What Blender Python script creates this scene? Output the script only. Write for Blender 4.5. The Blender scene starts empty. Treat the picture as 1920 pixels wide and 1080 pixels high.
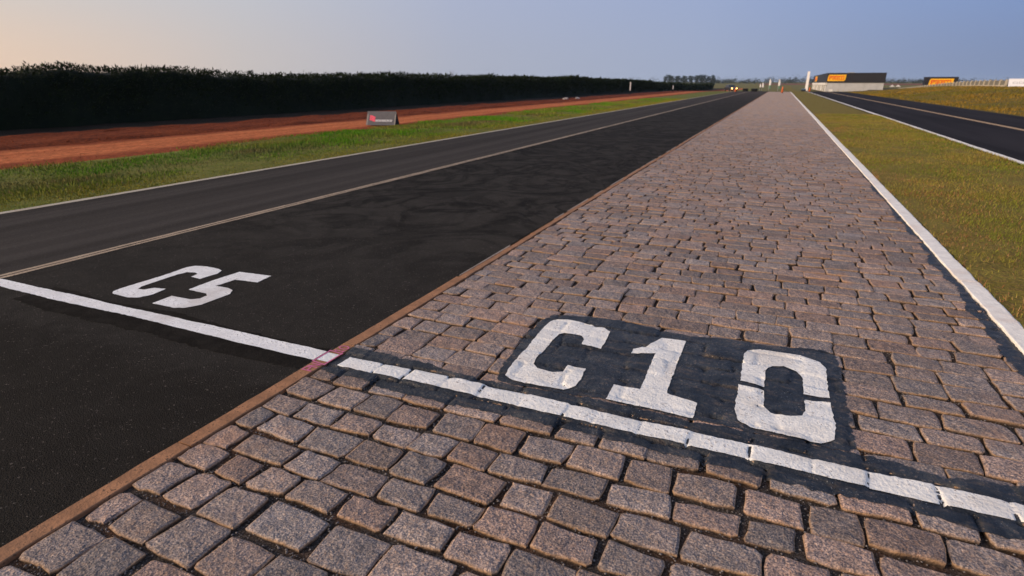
import bpy, bmesh, math, random
import numpy as np
from mathutils import Vector, Matrix, geometry
from mathutils.bvhtree import BVHTree

R = math.radians
rnd = random.Random(11)
rng = np.random.default_rng(7)
SC = bpy.context.scene
COL = SC.collection

# ------------------------------------------------------------------ camera
CAM_H = 1.5
cam_d = bpy.data.cameras.new('camera')
cam = bpy.data.objects.new('camera', cam_d)
COL.objects.link(cam)
cam.location = (0, 0, CAM_H)
cam.rotation_euler = (R(70.487), 0, R(23.798))
cam_d.sensor_width = 36.0
cam_d.lens = 20.317
cam_d.clip_start = 0.05
cam_d.clip_end = 5000
cam_d.dof.use_dof = True
cam_d.dof.focus_distance = 2.9
cam_d.dof.aperture_fstop = 3.2
SC.camera = cam

# ------------------------------------------------------------------ sky, sun, exposure
SUN_AZ = 128.0            # degrees to the left of the road direction (+Y)
SUN_EL = 18.0
sun_dir = Vector((-math.sin(R(SUN_AZ)) * math.cos(R(SUN_EL)), math.cos(R(SUN_AZ)) * math.cos(R(SUN_EL)), math.sin(R(SUN_EL))))

world = bpy.data.worlds.new('World')
SC.world = world
world.use_nodes = True


class NT:
    """small helper to write node trees"""
    def __init__(self, tree):
        self.t = tree

    def n(self, kind, **kw):
        nd = self.t.nodes.new(kind)
        ins = kw.pop('ins', {})
        for k, v in kw.items():
            setattr(nd, k, v)
        for k, v in ins.items():
            s = nd.inputs[k]
            if isinstance(v, bpy.types.NodeSocket):
                self.t.links.new(v, s)
            else:
                s.default_value = v
        return nd

    def math(self, op, a, b=0.0, c=None, clamp=False):
        ins = {0: a, 1: b}
        if c is not None:
            ins[2] = c
        return self.n('ShaderNodeMath', operation=op, use_clamp=clamp, ins=ins).outputs[0]

    def smooth(self, x, a, b, lo=0.0, hi=1.0):
        return self.n('ShaderNodeMapRange', interpolation_type='SMOOTHSTEP', ins={0: x, 1: a, 2: b, 3: lo, 4: hi}).outputs[0]

    def mix(self, f, a, b, mode='MIX'):
        nd = self.n('ShaderNodeMix', data_type='RGBA', blend_type=mode)
        for s, v in ((nd.inputs['Factor'], f), (nd.inputs[6], a), (nd.inputs[7], b)):
            if isinstance(v, bpy.types.NodeSocket):
                self.t.links.new(v, s)
            elif isinstance(v, (int, float)):
                s.default_value = v
            else:
                s.default_value = (v[0], v[1], v[2], 1)
        return nd.outputs[2]

    def ramp(self, x, stops):
        nd = self.n('ShaderNodeValToRGB', ins={0: x})
        el = nd.color_ramp.elements
        while len(el) < len(stops):
            el.new(0.5)
        for e, (p, c) in zip(el, stops):
            e.position = p
            if isinstance(c, (int, float)):
                c = (c, c, c)
            e.color = (c[0], c[1], c[2], 1)
        return nd.outputs[0]

    def noise(self, vec, scale, detail=3.0, rough=0.55, dist=0.0):
        return self.n('ShaderNodeTexNoise', ins={'Vector': vec, 'Scale': scale, 'Detail': detail, 'Roughness': rough, 'Distortion': dist}).outputs[0]

    def vmul(self, vec, v):
        return self.n('ShaderNodeVectorMath', operation='MULTIPLY', ins={0: vec, 1: v}).outputs[0]


def build_world():
    b = NT(world.node_tree)
    bg = world.node_tree.nodes['Background']
    tc = b.n('ShaderNodeTexCoord')
    d = b.n('ShaderNodeVectorMath', operation='NORMALIZE', ins={0: tc.outputs['Generated']}).outputs[0]
    sep = b.n('ShaderNodeSeparateXYZ', ins={0: d})
    h = b.n('ShaderNodeVectorMath', operation='NORMALIZE', ins={0: b.vmul(d, (1, 1, 0))}).outputs[0]
    sx, sy = -math.sin(R(SUN_AZ)), math.cos(R(SUN_AZ))
    c = b.n('ShaderNodeVectorMath', operation='DOT_PRODUCT', ins={0: h, 1: (sx, sy, 0)}).outputs['Value']
    u = b.math('MULTIPLY_ADD', c, 0.5, 0.5)
    el = b.math('ARCSINE', sep.outputs[2])
    low = b.ramp(u, [(0.0, (.20, .255, .40)), (0.10, (.225, .285, .45)), (0.24, (.348, .402, .55)), (0.42, (.415, .44, .535)),
                     (0.58, (.575, .525, .51)), (0.72, (.80, .60, .46)), (1.0, (1.05, .70, .42))])
    high = b.ramp(u, [(0.0, (.195, .29, .54)), (0.10, (.215, .318, .58)), (0.24, (.325, .40, .61)), (0.42, (.405, .452, .605)),
                      (0.58, (.53, .545, .60)), (0.72, (.62, .60, .585)), (1.0, (.78, .68, .55))])
    zen = (.22, .31, .52)
    f1 = b.smooth(el, R(0.5), R(9))
    f2 = b.smooth(el, R(8), R(65))
    col = b.mix(f2, b.mix(f1, low, high), zen)
    world.node_tree.links.new(col, bg.inputs[0])
    bg.inputs[1].default_value = 1.0


build_world()

sun_d = bpy.data.lights.new('sun', 'SUN')
sun_d.energy = 5.0
sun_d.angle = R(30)
sun_d.color = (1.0, 0.78, 0.57)
sun = bpy.data.objects.new('sun', sun_d)
COL.objects.link(sun)
sun.rotation_euler = (-sun_dir).to_track_quat('-Z', 'Y').to_euler()

vs = SC.view_settings
vs.view_transform = 'Standard'
vs.look = 'None'
vs.exposure = 0.0
vs.gamma = 1.0
vs.use_curve_mapping = False
SC.render.engine = 'CYCLES'

# ------------------------------------------------------------------ helpers


def tag(o, label=None, cat=None, group=None, kind=None):
    if label: o['label'] = label
    if cat: o['category'] = cat
    if group: o['group'] = group
    if kind: o['kind'] = kind
    return o


def empty(name, loc, rz=0.0):
    o = bpy.data.objects.new(name, None)
    o.location = loc
    o.rotation_euler = (0, 0, rz)
    o.empty_display_size = 0.2
    COL.objects.link(o)
    return o


def link(name, me, mat=None, parent=None, loc=(0, 0, 0)):
    o = bpy.data.objects.new(name, me)
    if mat is not None:
        me.materials.append(mat)
    o.location = loc
    if parent is not None:
        o.parent = parent
    COL.objects.link(o)
    return o


def from_np(name, verts, faces, smooth=False, tone=None):
    """verts (n,3); faces (m,3) or (m,4) array, or a list of tuples"""
    me = bpy.data.meshes.new(name)
    if isinstance(faces, np.ndarray):
        n, k = faces.shape
        me.vertices.add(len(verts))
        me.vertices.foreach_set('co', np.ascontiguousarray(verts, np.float32).ravel())
        me.loops.add(n * k)
        me.loops.foreach_set('vertex_index', np.ascontiguousarray(faces, np.int32).ravel())
        me.polygons.add(n)
        me.polygons.foreach_set('loop_start', np.arange(0, n * k, k, dtype=np.int32))
        me.polygons.foreach_set('loop_total', np.full(n, k, np.int32))
        me.update(calc_edges=True)
    else:
        me.from_pydata([tuple(v) for v in verts], [], faces)
        me.update()
    if smooth:
        me.polygons.foreach_set('use_smooth', np.ones(len(me.polygons), bool))
    if tone is not None:
        a = me.color_attributes.new('tone', 'FLOAT_COLOR', 'POINT')
        t = np.ones((len(me.vertices), 4), np.float32)
        t[:, :3] = tone
        a.data.foreach_set('color', t.ravel())
    return me


class MB:
    """collects boxes, prisms, tubes into one mesh"""
    def __init__(self):
        self.v, self.f = [], []

    def add(self, vs_, fs_):
        k = len(self.v)
        self.v += [tuple(p) for p in vs_]
        self.f += [tuple(i + k for i in f) for f in fs_]
        return self

    def box(self, x0, x1, y0, y1, z0, z1, M=None):
        p = [(x0, y0, z0), (x1, y0, z0), (x1, y1, z0), (x0, y1, z0), (x0, y0, z1), (x1, y0, z1), (x1, y1, z1), (x0, y1, z1)]
        if M is not None:
            p = [M @ Vector(q) for q in p]
        return self.add(p, [(3, 2, 1, 0), (4, 5, 6, 7), (0, 1, 5, 4), (1, 2, 6, 5), (2, 3, 7, 6), (3, 0, 4, 7)])

    def prism(self, poly, a, b, axis='x', ins=0.0):
        """polygon of 2-tuples extruded along an axis from a to b"""
        def P(q, t):
            return {'x': (t, q[0], q[1]), 'y': (q[0], t, q[1]), 'z': (q[0], q[1], t)}[axis]
        n = len(poly)
        vs_ = [P(q, a) for q in poly] + [P(q, b) for q in poly]
        fs_ = [tuple(range(n))[::-1], tuple(range(n, 2 * n))] + [(i, (i + 1) % n, n + (i + 1) % n, n + i) for i in range(n)]
        return self.add(vs_, fs_)

    def tube(self, pts, rad, n=8):
        rings = []
        for i, p in enumerate(pts):
            p = Vector(p)
            d = (Vector(pts[min(i + 1, len(pts) - 1)]) - Vector(pts[max(i - 1, 0)])).normalized()
            s = d.cross(Vector((0, 1, 0.01))).normalized() if abs(d.y) < 0.9 else d.cross(Vector((1, 0, 0))).normalized()
            t = d.cross(s)
            r = rad[i] if isinstance(rad, (list, tuple)) else rad
            rings.append([p + (s * math.cos(2 * math.pi * k / n) + t * math.sin(2 * math.pi * k / n)) * r for k in range(n)])
        vs_ = [q for r in rings for q in r]
        fs_ = [(i * n + k, i * n + (k + 1) % n, (i + 1) * n + (k + 1) % n, (i + 1) * n + k) for i in range(len(pts) - 1) for k in range(n)]
        fs_ += [tuple(range(n))[::-1], tuple(range((len(pts) - 1) * n, len(pts) * n))]
        return self.add(vs_, fs_)

    def lathe(self, prof, n=16, c=(0, 0)):
        vs_ = [(c[0] + r * math.cos(2 * math.pi * k / n), c[1] + r * math.sin(2 * math.pi * k / n), z) for r, z in prof for k in range(n)]
        m = len(prof)
        fs_ = [(i * n + k, i * n + (k + 1) % n, (i + 1) * n + (k + 1) % n, (i + 1) * n + k) for i in range(m - 1) for k in range(n)]
        fs_ += [tuple(range(n))[::-1], tuple(range((m - 1) * n, m * n))]
        return self.add(vs_, fs_)

    def build(self, name, mat, parent=None, loc=(0, 0, 0), smooth=False, bevel=0.0):
        me = bpy.data.meshes.new(name)
        me.from_pydata(self.v, [], self.f)
        me.update()
        if bevel > 0:
            bm = bmesh.new(); bm.from_mesh(me)
            bmesh.ops.bevel(bm, geom=list(bm.edges), offset=bevel, segments=2, affect='EDGES', profile=0.6)
            bm.to_mesh(me); bm.free()
        if smooth:
            me.polygons.foreach_set('use_smooth', np.ones(len(me.polygons), bool))
        return link(name, me, mat, parent, loc)


def copy_tree(o, parent=None):
    c = o.copy()
    COL.objects.link(c)
    c.parent = parent
    for ch in [q for q in bpy.data.objects if q.parent == o]:
        copy_tree(ch, c)
    return c


def sstep(a, b, x):
    t = np.clip((np.asarray(x, float) - a) / (b - a), 0, 1)
    return t * t * (3 - 2 * t)


def T(y):
    """long profile of the land along the road"""
    return -0.75 * sstep(115, 210, y) + 1.8 * sstep(240, 600, y) + 0.0025 * np.maximum(np.asarray(y, float) - 600, 0)


def vnoise(x, y, seed=0, f=1.0):
    """cheap smooth value noise on arrays, about -1..1"""
    x = np.asarray(x, float) * f; y = np.asarray(y, float) * f
    xi = np.floor(x).astype(np.int64); yi = np.floor(y).astype(np.int64)
    fx = x - xi; fy = y - yi
    fx = fx * fx * (3 - 2 * fx); fy = fy * fy * (3 - 2 * fy)

    def hsh(a, b):
        n = (a * 374761393 + b * 668265263 + seed * 974711) & 0x7fffffff
        n = ((n ^ (n >> 13)) * 1274126177) & 0x7fffffff
        return ((n ^ (n >> 16)) % 65536) / 32768.0 - 1
    return (hsh(xi, yi) * (1 - fx) + hsh(xi + 1, yi) * fx) * (1 - fy) + (hsh(xi, yi + 1) * (1 - fx) + hsh(xi + 1, yi + 1) * fx) * fy


def bank(x, y):
    """grass bank to the right of the service road"""
    return 1.06 * sstep(11.6, 24.0, x) * (1 - sstep(96, 215, y))


def grid_mesh(name, xs, ys, zf, smooth=True):
    X, Y = np.meshgrid(xs, ys)
    Z = zf(X, Y)
    v = np.stack([X, Y, Z], -1).reshape(-1, 3)
    nx, ny = len(xs), len(ys)
    i = np.arange(nx - 1)[None, :] + nx * np.arange(ny - 1)[:, None]
    f = np.stack([i, i + 1, i + 1 + nx, i + nx], -1).reshape(-1, 4)
    return from_np(name, v, f, smooth)


YS_LONG = np.unique(np.concatenate([np.arange(-6, 20, 1.0), np.arange(20, 110, 3.0), np.arange(110, 260, 4.0), np.arange(260, 620, 12.0)]))


def strip(name, x0, x1, z, mat, parent=None, y0=-6.0, y1=400.0, nx=2, jitter=0.0, seed=1):
    ys = YS_LONG[(YS_LONG > y0) & (YS_LONG < y1)]
    if jitter:
        ys = np.unique(np.concatenate([ys, np.arange(max(y0, 0), min(y1, 30), 0.12)]))
    ys = np.concatenate([[y0], ys[(ys > y0) & (ys < y1)], [y1]])
    xs = np.linspace(x0, x1, nx + 1)
    me = grid_mesh(name, xs, ys, lambda X, Y: T(Y) + z)
    if jitter:
        n = len(me.vertices)
        co = np.empty(n * 3, np.float32); me.vertices.foreach_get('co', co); co = co.reshape(-1, 3)
        lo = np.isclose(co[:, 0], x0); hi = np.isclose(co[:, 0], x1)
        co[lo, 0] += jitter * vnoise(co[lo, 1], co[lo, 1] * 0, seed, 3.1) + .5 * jitter * vnoise(co[lo, 1], co[lo, 1] * 0, seed + 5, 9.1)
        co[hi, 0] += jitter * vnoise(co[hi, 1], co[hi, 1] * 0, seed + 9, 3.1) + .5 * jitter * vnoise(co[hi, 1], co[hi, 1] * 0, seed + 4, 9.1)
        me.vertices.foreach_set('co', co.ravel())
    return link(name, me, mat, parent)


# ------------------------------------------------------------------ materials
def new_mat(name, rough=0.85, spec=0.25):
    m = bpy.data.materials.new(name)
    m.use_nodes = True
    b = NT(m.node_tree)
    p = m.node_tree.nodes['Principled BSDF']
    p.inputs['Roughness'].default_value = rough
    p.inputs['Specular IOR Level'].default_value = spec
    pos = b.n('ShaderNodeNewGeometry').outputs['Position']
    return m, b, p, pos


def setc(b, p, col):
    b.t.links.new(col, p.inputs['Base Color'])


def bump(b, p, h, strength=0.5, dist=0.01, normal=None):
    nd = b.n('ShaderNodeBump', ins={'Height': h, 'Strength': strength, 'Distance': dist})
    if normal is not None:
        b.t.links.new(normal, nd.inputs['Normal'])
    b.t.links.new(nd.outputs[0], p.inputs['Normal'])
    return nd.outputs[0]


def plain(name, col, rough=0.7, var=0.15, scale=6.0, spec=0.3, metal=0.0):
    """one colour, uneven and a little worn"""
    m, b, p, pos = new_mat(name, rough, spec)
    nz = b.noise(pos, scale, 4)
    f = b.n('ShaderNodeMapRange', ins={0: nz, 1: 0.3, 2: 0.7, 3: 1 - var, 4: 1 + var * 0.6}).outputs[0]
    setc(b, p, b.mix(1.0, col, f, 'MULTIPLY'))
    p.inputs['Metallic'].default_value = metal
    bump(b, p, nz, 0.15, 0.01)
    return m


def m_black_stone():
    m, b, p, pos = new_mat('black_stone_paint', 0.5, 0.35)
    n1 = b.noise(pos, 60, 4, 0.7)
    n2 = b.noise(pos, 6, 5, 0.7, .8)
    n3 = b.noise(b.vmul(pos, (9, 26, 9)), 1.0, 4, 0.65, .5)
    c = b.ramp(n2, [(.30, (.006, .007, .009)), (.48, (.017, .020, .026)), (.60, (.032, .035, .040)), (.72, (.085, .080, .076))])
    c = b.mix(b.math('MULTIPLY', b.smooth(n3, .52, .68), .65), c, (.085, .064, .050))
    chip = b.math('MULTIPLY', b.smooth(n1, .57, .63), b.smooth(n2, .44, .60))
    c = b.mix(b.math('MULTIPLY', chip, .8), c, (.20, .145, .11))
    spray = b.math('MULTIPLY', b.smooth(b.noise(pos, 190, 1), .70, .74), b.smooth(b.noise(pos, 4, 2), .45, .6))
    c = b.mix(b.math('MULTIPLY', spray, .7), c, (.55, .55, .56))
    setc(b, p, c)
    bump(b, p, b.math('ADD', n1, b.math('MULTIPLY', b.noise(pos, 22, 3), 1.6)), 0.75, 0.013)
    return m


def m_granite():
    m, b, p, pos = new_mat('granite', 0.82, 0.25)
    tone = b.n('ShaderNodeVertexColor', layer_name='tone').outputs[0]
    sp = b.n('ShaderNodeSeparateColor', ins={0: tone})
    off = b.n('ShaderNodeVectorMath', operation='MULTIPLY_ADD', ins={0: tone, 1: (7.3, 5.1, 0), 2: pos}).outputs[0]
    n1 = b.noise(off, 135, 2, 0.75)
    n2 = b.noise(off, 62, 3, 0.75)
    n3 = b.noise(off, 9, 3, 0.6)
    grain = b.ramp(n1, [(0.33, (.020, .017, .018)), (0.43, (.095, .080, .076)), (0.52, (.245, .182, .148)), (0.60, (.42, .30, .225)), (0.70, (.60, .47, .37))])
    blue = b.ramp(n2, [(0.36, (.080, .080, .098)), (0.52, (.215, .180, .165)), (0.66, (.42, .255, .165))])
    c = b.mix(0.40, grain, blue)
    c = b.mix(1.0, c, b.smooth(b.noise(off, 14, 3, .6), .3, .7, .80, 1.14), 'MULTIPLY')
    # whole-stone hue and value
    hue = b.ramp(sp.outputs[1], [(0.0, (.96, 1.03, 1.12)), (0.5, (1.03, 1.03, 1.06)), (1.0, (1.14, 1.01, .97))])
    c = b.mix(1.0, c, hue, 'MULTIPLY')
    val = b.n('ShaderNodeMapRange', ins={0: sp.outputs[0], 3: .84, 4: 1.40}).outputs[0]
    c = b.mix(1.0, c, val, 'MULTIPLY')
    # rusty dust lying over parts of the paving
    big = b.noise(pos, 1.1, 4, 0.6)
    mid = b.noise(pos, 7.0, 4, 0.6)
    dust = b.math('MULTIPLY', b.smooth(big, 0.46, 0.68), b.smooth(mid, 0.40, 0.68))
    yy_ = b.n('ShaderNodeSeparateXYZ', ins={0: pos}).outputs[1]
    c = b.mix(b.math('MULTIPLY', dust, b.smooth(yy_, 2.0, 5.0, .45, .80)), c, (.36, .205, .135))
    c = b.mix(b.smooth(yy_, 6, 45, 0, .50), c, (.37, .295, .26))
    # warm low light painted into the upper edges, dark soil below
    edge_glow = b.math('MULTIPLY', b.smooth(sp.outputs[2], 0.15, 0.75), b.smooth(n3, 0.30, 0.65, 0.35, 1.0))
    c = b.mix(b.math('MULTIPLY', edge_glow, 0.60), c, (.40, .225, .10))
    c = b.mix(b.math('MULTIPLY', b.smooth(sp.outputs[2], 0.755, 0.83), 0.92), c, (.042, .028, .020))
    # pale lichen-grey flecks
    c = b.mix(b.math('MULTIPLY', b.smooth(n3, 0.62, 0.8), 0.3), c, (.16, .15, .155))
    setc(b, p, c)
    h = b.math('ADD', b.math('MULTIPLY', n1, 0.35), b.math('ADD', b.math('MULTIPLY', n2, 0.65), b.math('MULTIPLY', b.noise(off, 20, 4, .6), 2.3)))
    bump(b, p, h, 0.8, 0.011)
    return m


def m_joint():
    m, b, p, pos = new_mat('joint_soil', 0.95, 0.15)
    n1 = b.noise(pos, 130, 3, 0.7)
    n2 = b.noise(pos, 2.2, 3, 0.6)
    c = b.ramp(n1, [(0.3, (.018, .014, .012)), (0.5, (.055, .042, .034)), (0.7, (.15, .125, .11))])
    red = b.ramp(n1, [(0.3, (.035, .018, .010)), (0.5, (.095, .048, .026)), (0.7, (.20, .11, .07))])
    far = b.n('ShaderNodeSeparateXYZ', ins={0: pos}).outputs[1]
    k = b.math('MAXIMUM', b.smooth(n2, 0.45, 0.65), b.smooth(far, 3, 9))
    setc(b, p, b.mix(k, c, red))
    bump(b, p, n1, 0.9, 0.012)
    return m


def m_asphalt():
    m, b, p, pos = new_mat('track_asphalt', 0.95, 0.05)
    s = b.n('ShaderNodeSeparateXYZ', ins={0: pos})
    vor = b.n('ShaderNodeTexVoronoi', ins={'Vector': pos, 'Scale': 170.0})
    fine = b.noise(pos, 150, 3, 0.75)
    lob = b.noise(b.vmul(pos, (0.62, 0.55, 1)), 1.0, 3.5, 0.5, 2.4)
    lob2 = b.noise(pos, 3.0, 4, 0.6, 1.5)
    # inner lane: newer, darker, with flowing damp-looking patches of bitumen
    ridge = b.math('ABSOLUTE', b.math('SUBTRACT', lob, 0.5))
    veins = b.mix(b.smooth(s.outputs[1], 3.2, 6.5), (1, 1, 1), b.smooth(ridge, 0.0, 0.06, 0.52, 1.0))
    tonal = b.smooth(lob2, 0.3, 0.7, 0.86, 1.10)
    inner = b.mix(1.0, b.mix(1.0, (.0285, .0252, .0218), tonal, 'MULTIPLY'), veins, 'MULTIPLY')
    pch = b.smooth(b.noise(b.vmul(pos, (.9, .8, 1)), 1.0, 2, .5, 2.4), .44, .56, .88, 1.28)
    inner = b.mix(b.smooth(s.outputs[1], 2.6, 5.0), inner, b.mix(1.0, inner, pch, 'MULTIPLY'))
    # outer lane: older, greyer, wheel streaks along the track
    stre = b.noise(b.vmul(pos, (2.6, 0.03, 1)), 1.0, 4, 0.6)
    outer = b.mix(1.0, (.046, .0400, .0360), b.smooth(stre, 0.3, 0.7, 0.72, 1.32), 'MULTIPLY')
    lane = b.smooth(b.math('ADD', s.outputs[0], b.math('MULTIPLY', b.math('SUBTRACT', lob2, 0.5), 0.10)), -5.72, -5.62)
    c = b.mix(lane, outer, inner)
    # older surface before the start line is a touch browner
    old = b.math('MULTIPLY', b.smooth(b.math('ADD', s.outputs[1], b.math('MULTIPLY', lob2, 0.35)), 2.25, 1.95), 0.75)
    c = b.mix(old, c, b.mix(1.0, (.0180, .0154, .0128), tonal, 'MULTIPLY'))
    c = b.mix(1.0, c, b.smooth(fine, 0.3, 0.7, 0.42, 1.58), 'MULTIPLY')
    spk = b.smooth(b.noise(pos, 80, 1, 0.5), 0.70, 0.75)
    c = b.mix(b.math('MULTIPLY', spk, 0.55), c, (.20, .17, .145))
    # dust far down the straight
    c = b.mix(b.smooth(s.outputs[1], 30, 125, 0.0, 0.55), c, (.075, .056, .048))
    setc(b, p, c)
    h = b.math('ADD', b.math('MULTIPLY', fine, 0.6), vor.outputs['Distance'])
    n0 = b.n('ShaderNodeBump', ins={'Height': lob, 'Strength': 0.25, 'Distance': 0.03}).outputs[0]
    bump(b, p, h, 0.55, 0.006, n0)
    return m


def m_road2():
    m, b, p, pos = new_mat('service_asphalt', 0.95, 0.05)
    n = b.noise(b.vmul(pos, (1.5, 0.08, 1)), 1.0, 4)
    f = b.noise(pos, 120, 2)
    c = b.mix(1.0, (.0225, .0195, .0215), b.math('MULTIPLY', b.smooth(n, 0.3, 0.7, 0.75, 1.3), b.smooth(f, 0.3, 0.7, 0.75, 1.25)), 'MULTIPLY')
    setc(b, p, c)
    bump(b, p, f, 0.4, 0.006)
    return m


def m_paint(name, base, worn, wear=0.64, dirt=(.30, .20, .13), rough=0.75, grain=0.012, var=0.1, spec=0.3):
    """road paint: scuffed, dirty, worn through in small chips"""
    m, b, p, pos = new_mat(name, rough, spec)
    n1 = b.noise(pos, 70, 4, 0.7)
    n2 = b.noise(pos, 9, 4, 0.65)
    n3 = b.noise(pos, 2.3, 3, 0.6)
    c = b.mix(1.0, base, b.smooth(n2, 0.3, 0.7, 1 - var, 1 + var * 0.7), 'MULTIPLY')
    c = b.mix(b.math('MULTIPLY', b.smooth(n3, 0.48, 0.72), 0.30), c, dirt)
    scf = b.noise(b.vmul(pos, (14, 40, 20)), 1.0, 4, .7)
    c = b.mix(b.math('MULTIPLY', b.smooth(scf, .56, .72), .30), c, worn)
    chip = b.math('MULTIPLY', b.smooth(n1, wear, wear + 0.05), b.smooth(n2, 0.42, 0.6))
    c = b.mix(b.math('MULTIPLY', chip, 0.85), c, worn)
    setc(b, p, c)
    bump(b, p, b.math('ADD', b.noise(pos, 55, 4, 0.65), b.math('MULTIPLY', n1, 0.5)), 0.5, grain)
    return m


def m_grass_soil(name, a, c_, soil, soil_amt=0.5, tint=None):
    m, b, p, pos = new_mat(name, 0.95, 0.1)
    n1 = b.noise(b.vmul(pos, (1, 1, 1)), 1.6, 5, 0.65)
    n2 = b.noise(pos, 16, 4, 0.7)
    n3 = b.noise(pos, 0.35, 3, 0.6)
    c = b.mix(b.smooth(n1, 0.35, 0.65), a, c_)
    c = b.mix(b.smooth(n3, 0.45, 0.7, 0, 0.5), c, tint or c_)
    c = b.mix(b.math('MULTIPLY', b.smooth(n2, 0.46, 0.66), soil_amt), c, soil)
    c = b.mix(1.0, c, b.smooth(b.noise(pos, 45, 3, 0.7), 0.25, 0.75, 0.55, 1.4), 'MULTIPLY')
    setc(b, p, c)
    bump(b, p, n2, 0.8, 0.04)
    return m


def m_blade(name):
    m, b, p, pos = new_mat(name, 0.85, 0.06)
    tone = b.n('ShaderNodeVertexColor', layer_name='tone').outputs[0]
    setc(b, p, tone)
    return m


def m_dirt(name, a, c_, scale=1.2, streak=0.1, edge=None):
    m, b, p, pos = new_mat(name, 0.97, 0.1)
    n1 = b.noise(b.vmul(pos, (1.6, streak, 1)), scale, 4, 0.6)
    n2 = b.noise(pos, 9, 5, 0.7)
    c = b.mix(b.smooth(n1, 0.32, 0.68), a, c_)
    if edge:
        x_ = b.n('ShaderNodeSeparateXYZ', ins={0: pos}).outputs[0]
        x_ = b.math('ADD', x_, b.math('MULTIPLY', b.noise(b.vmul(pos, (1, .3, 1)), 1.3, 4), 1.6))
        c = b.mix(b.smooth(x_, -13.9, -13.1), c, edge)
        c = b.mix(b.smooth(x_, -15.6, -16.4), c, edge)
    c = b.mix(1.0, c, b.smooth(n2, 0.25, 0.75, 0.52, 1.45), 'MULTIPLY')
    setc(b, p, c)
    bump(b, p, n2, 0.8, 0.05)
    return m


def m_foliage(name, a, c_):
    m, b, p, pos = new_mat(name, 0.8, 0.15)
    n = b.noise(pos, 3.0, 4, 0.65)
    g = b.n('ShaderNodeObjectInfo').outputs['Random']
    setc(b, p, b.mix(b.smooth(n, 0.3, 0.7), a, c_))
    return m


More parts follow.
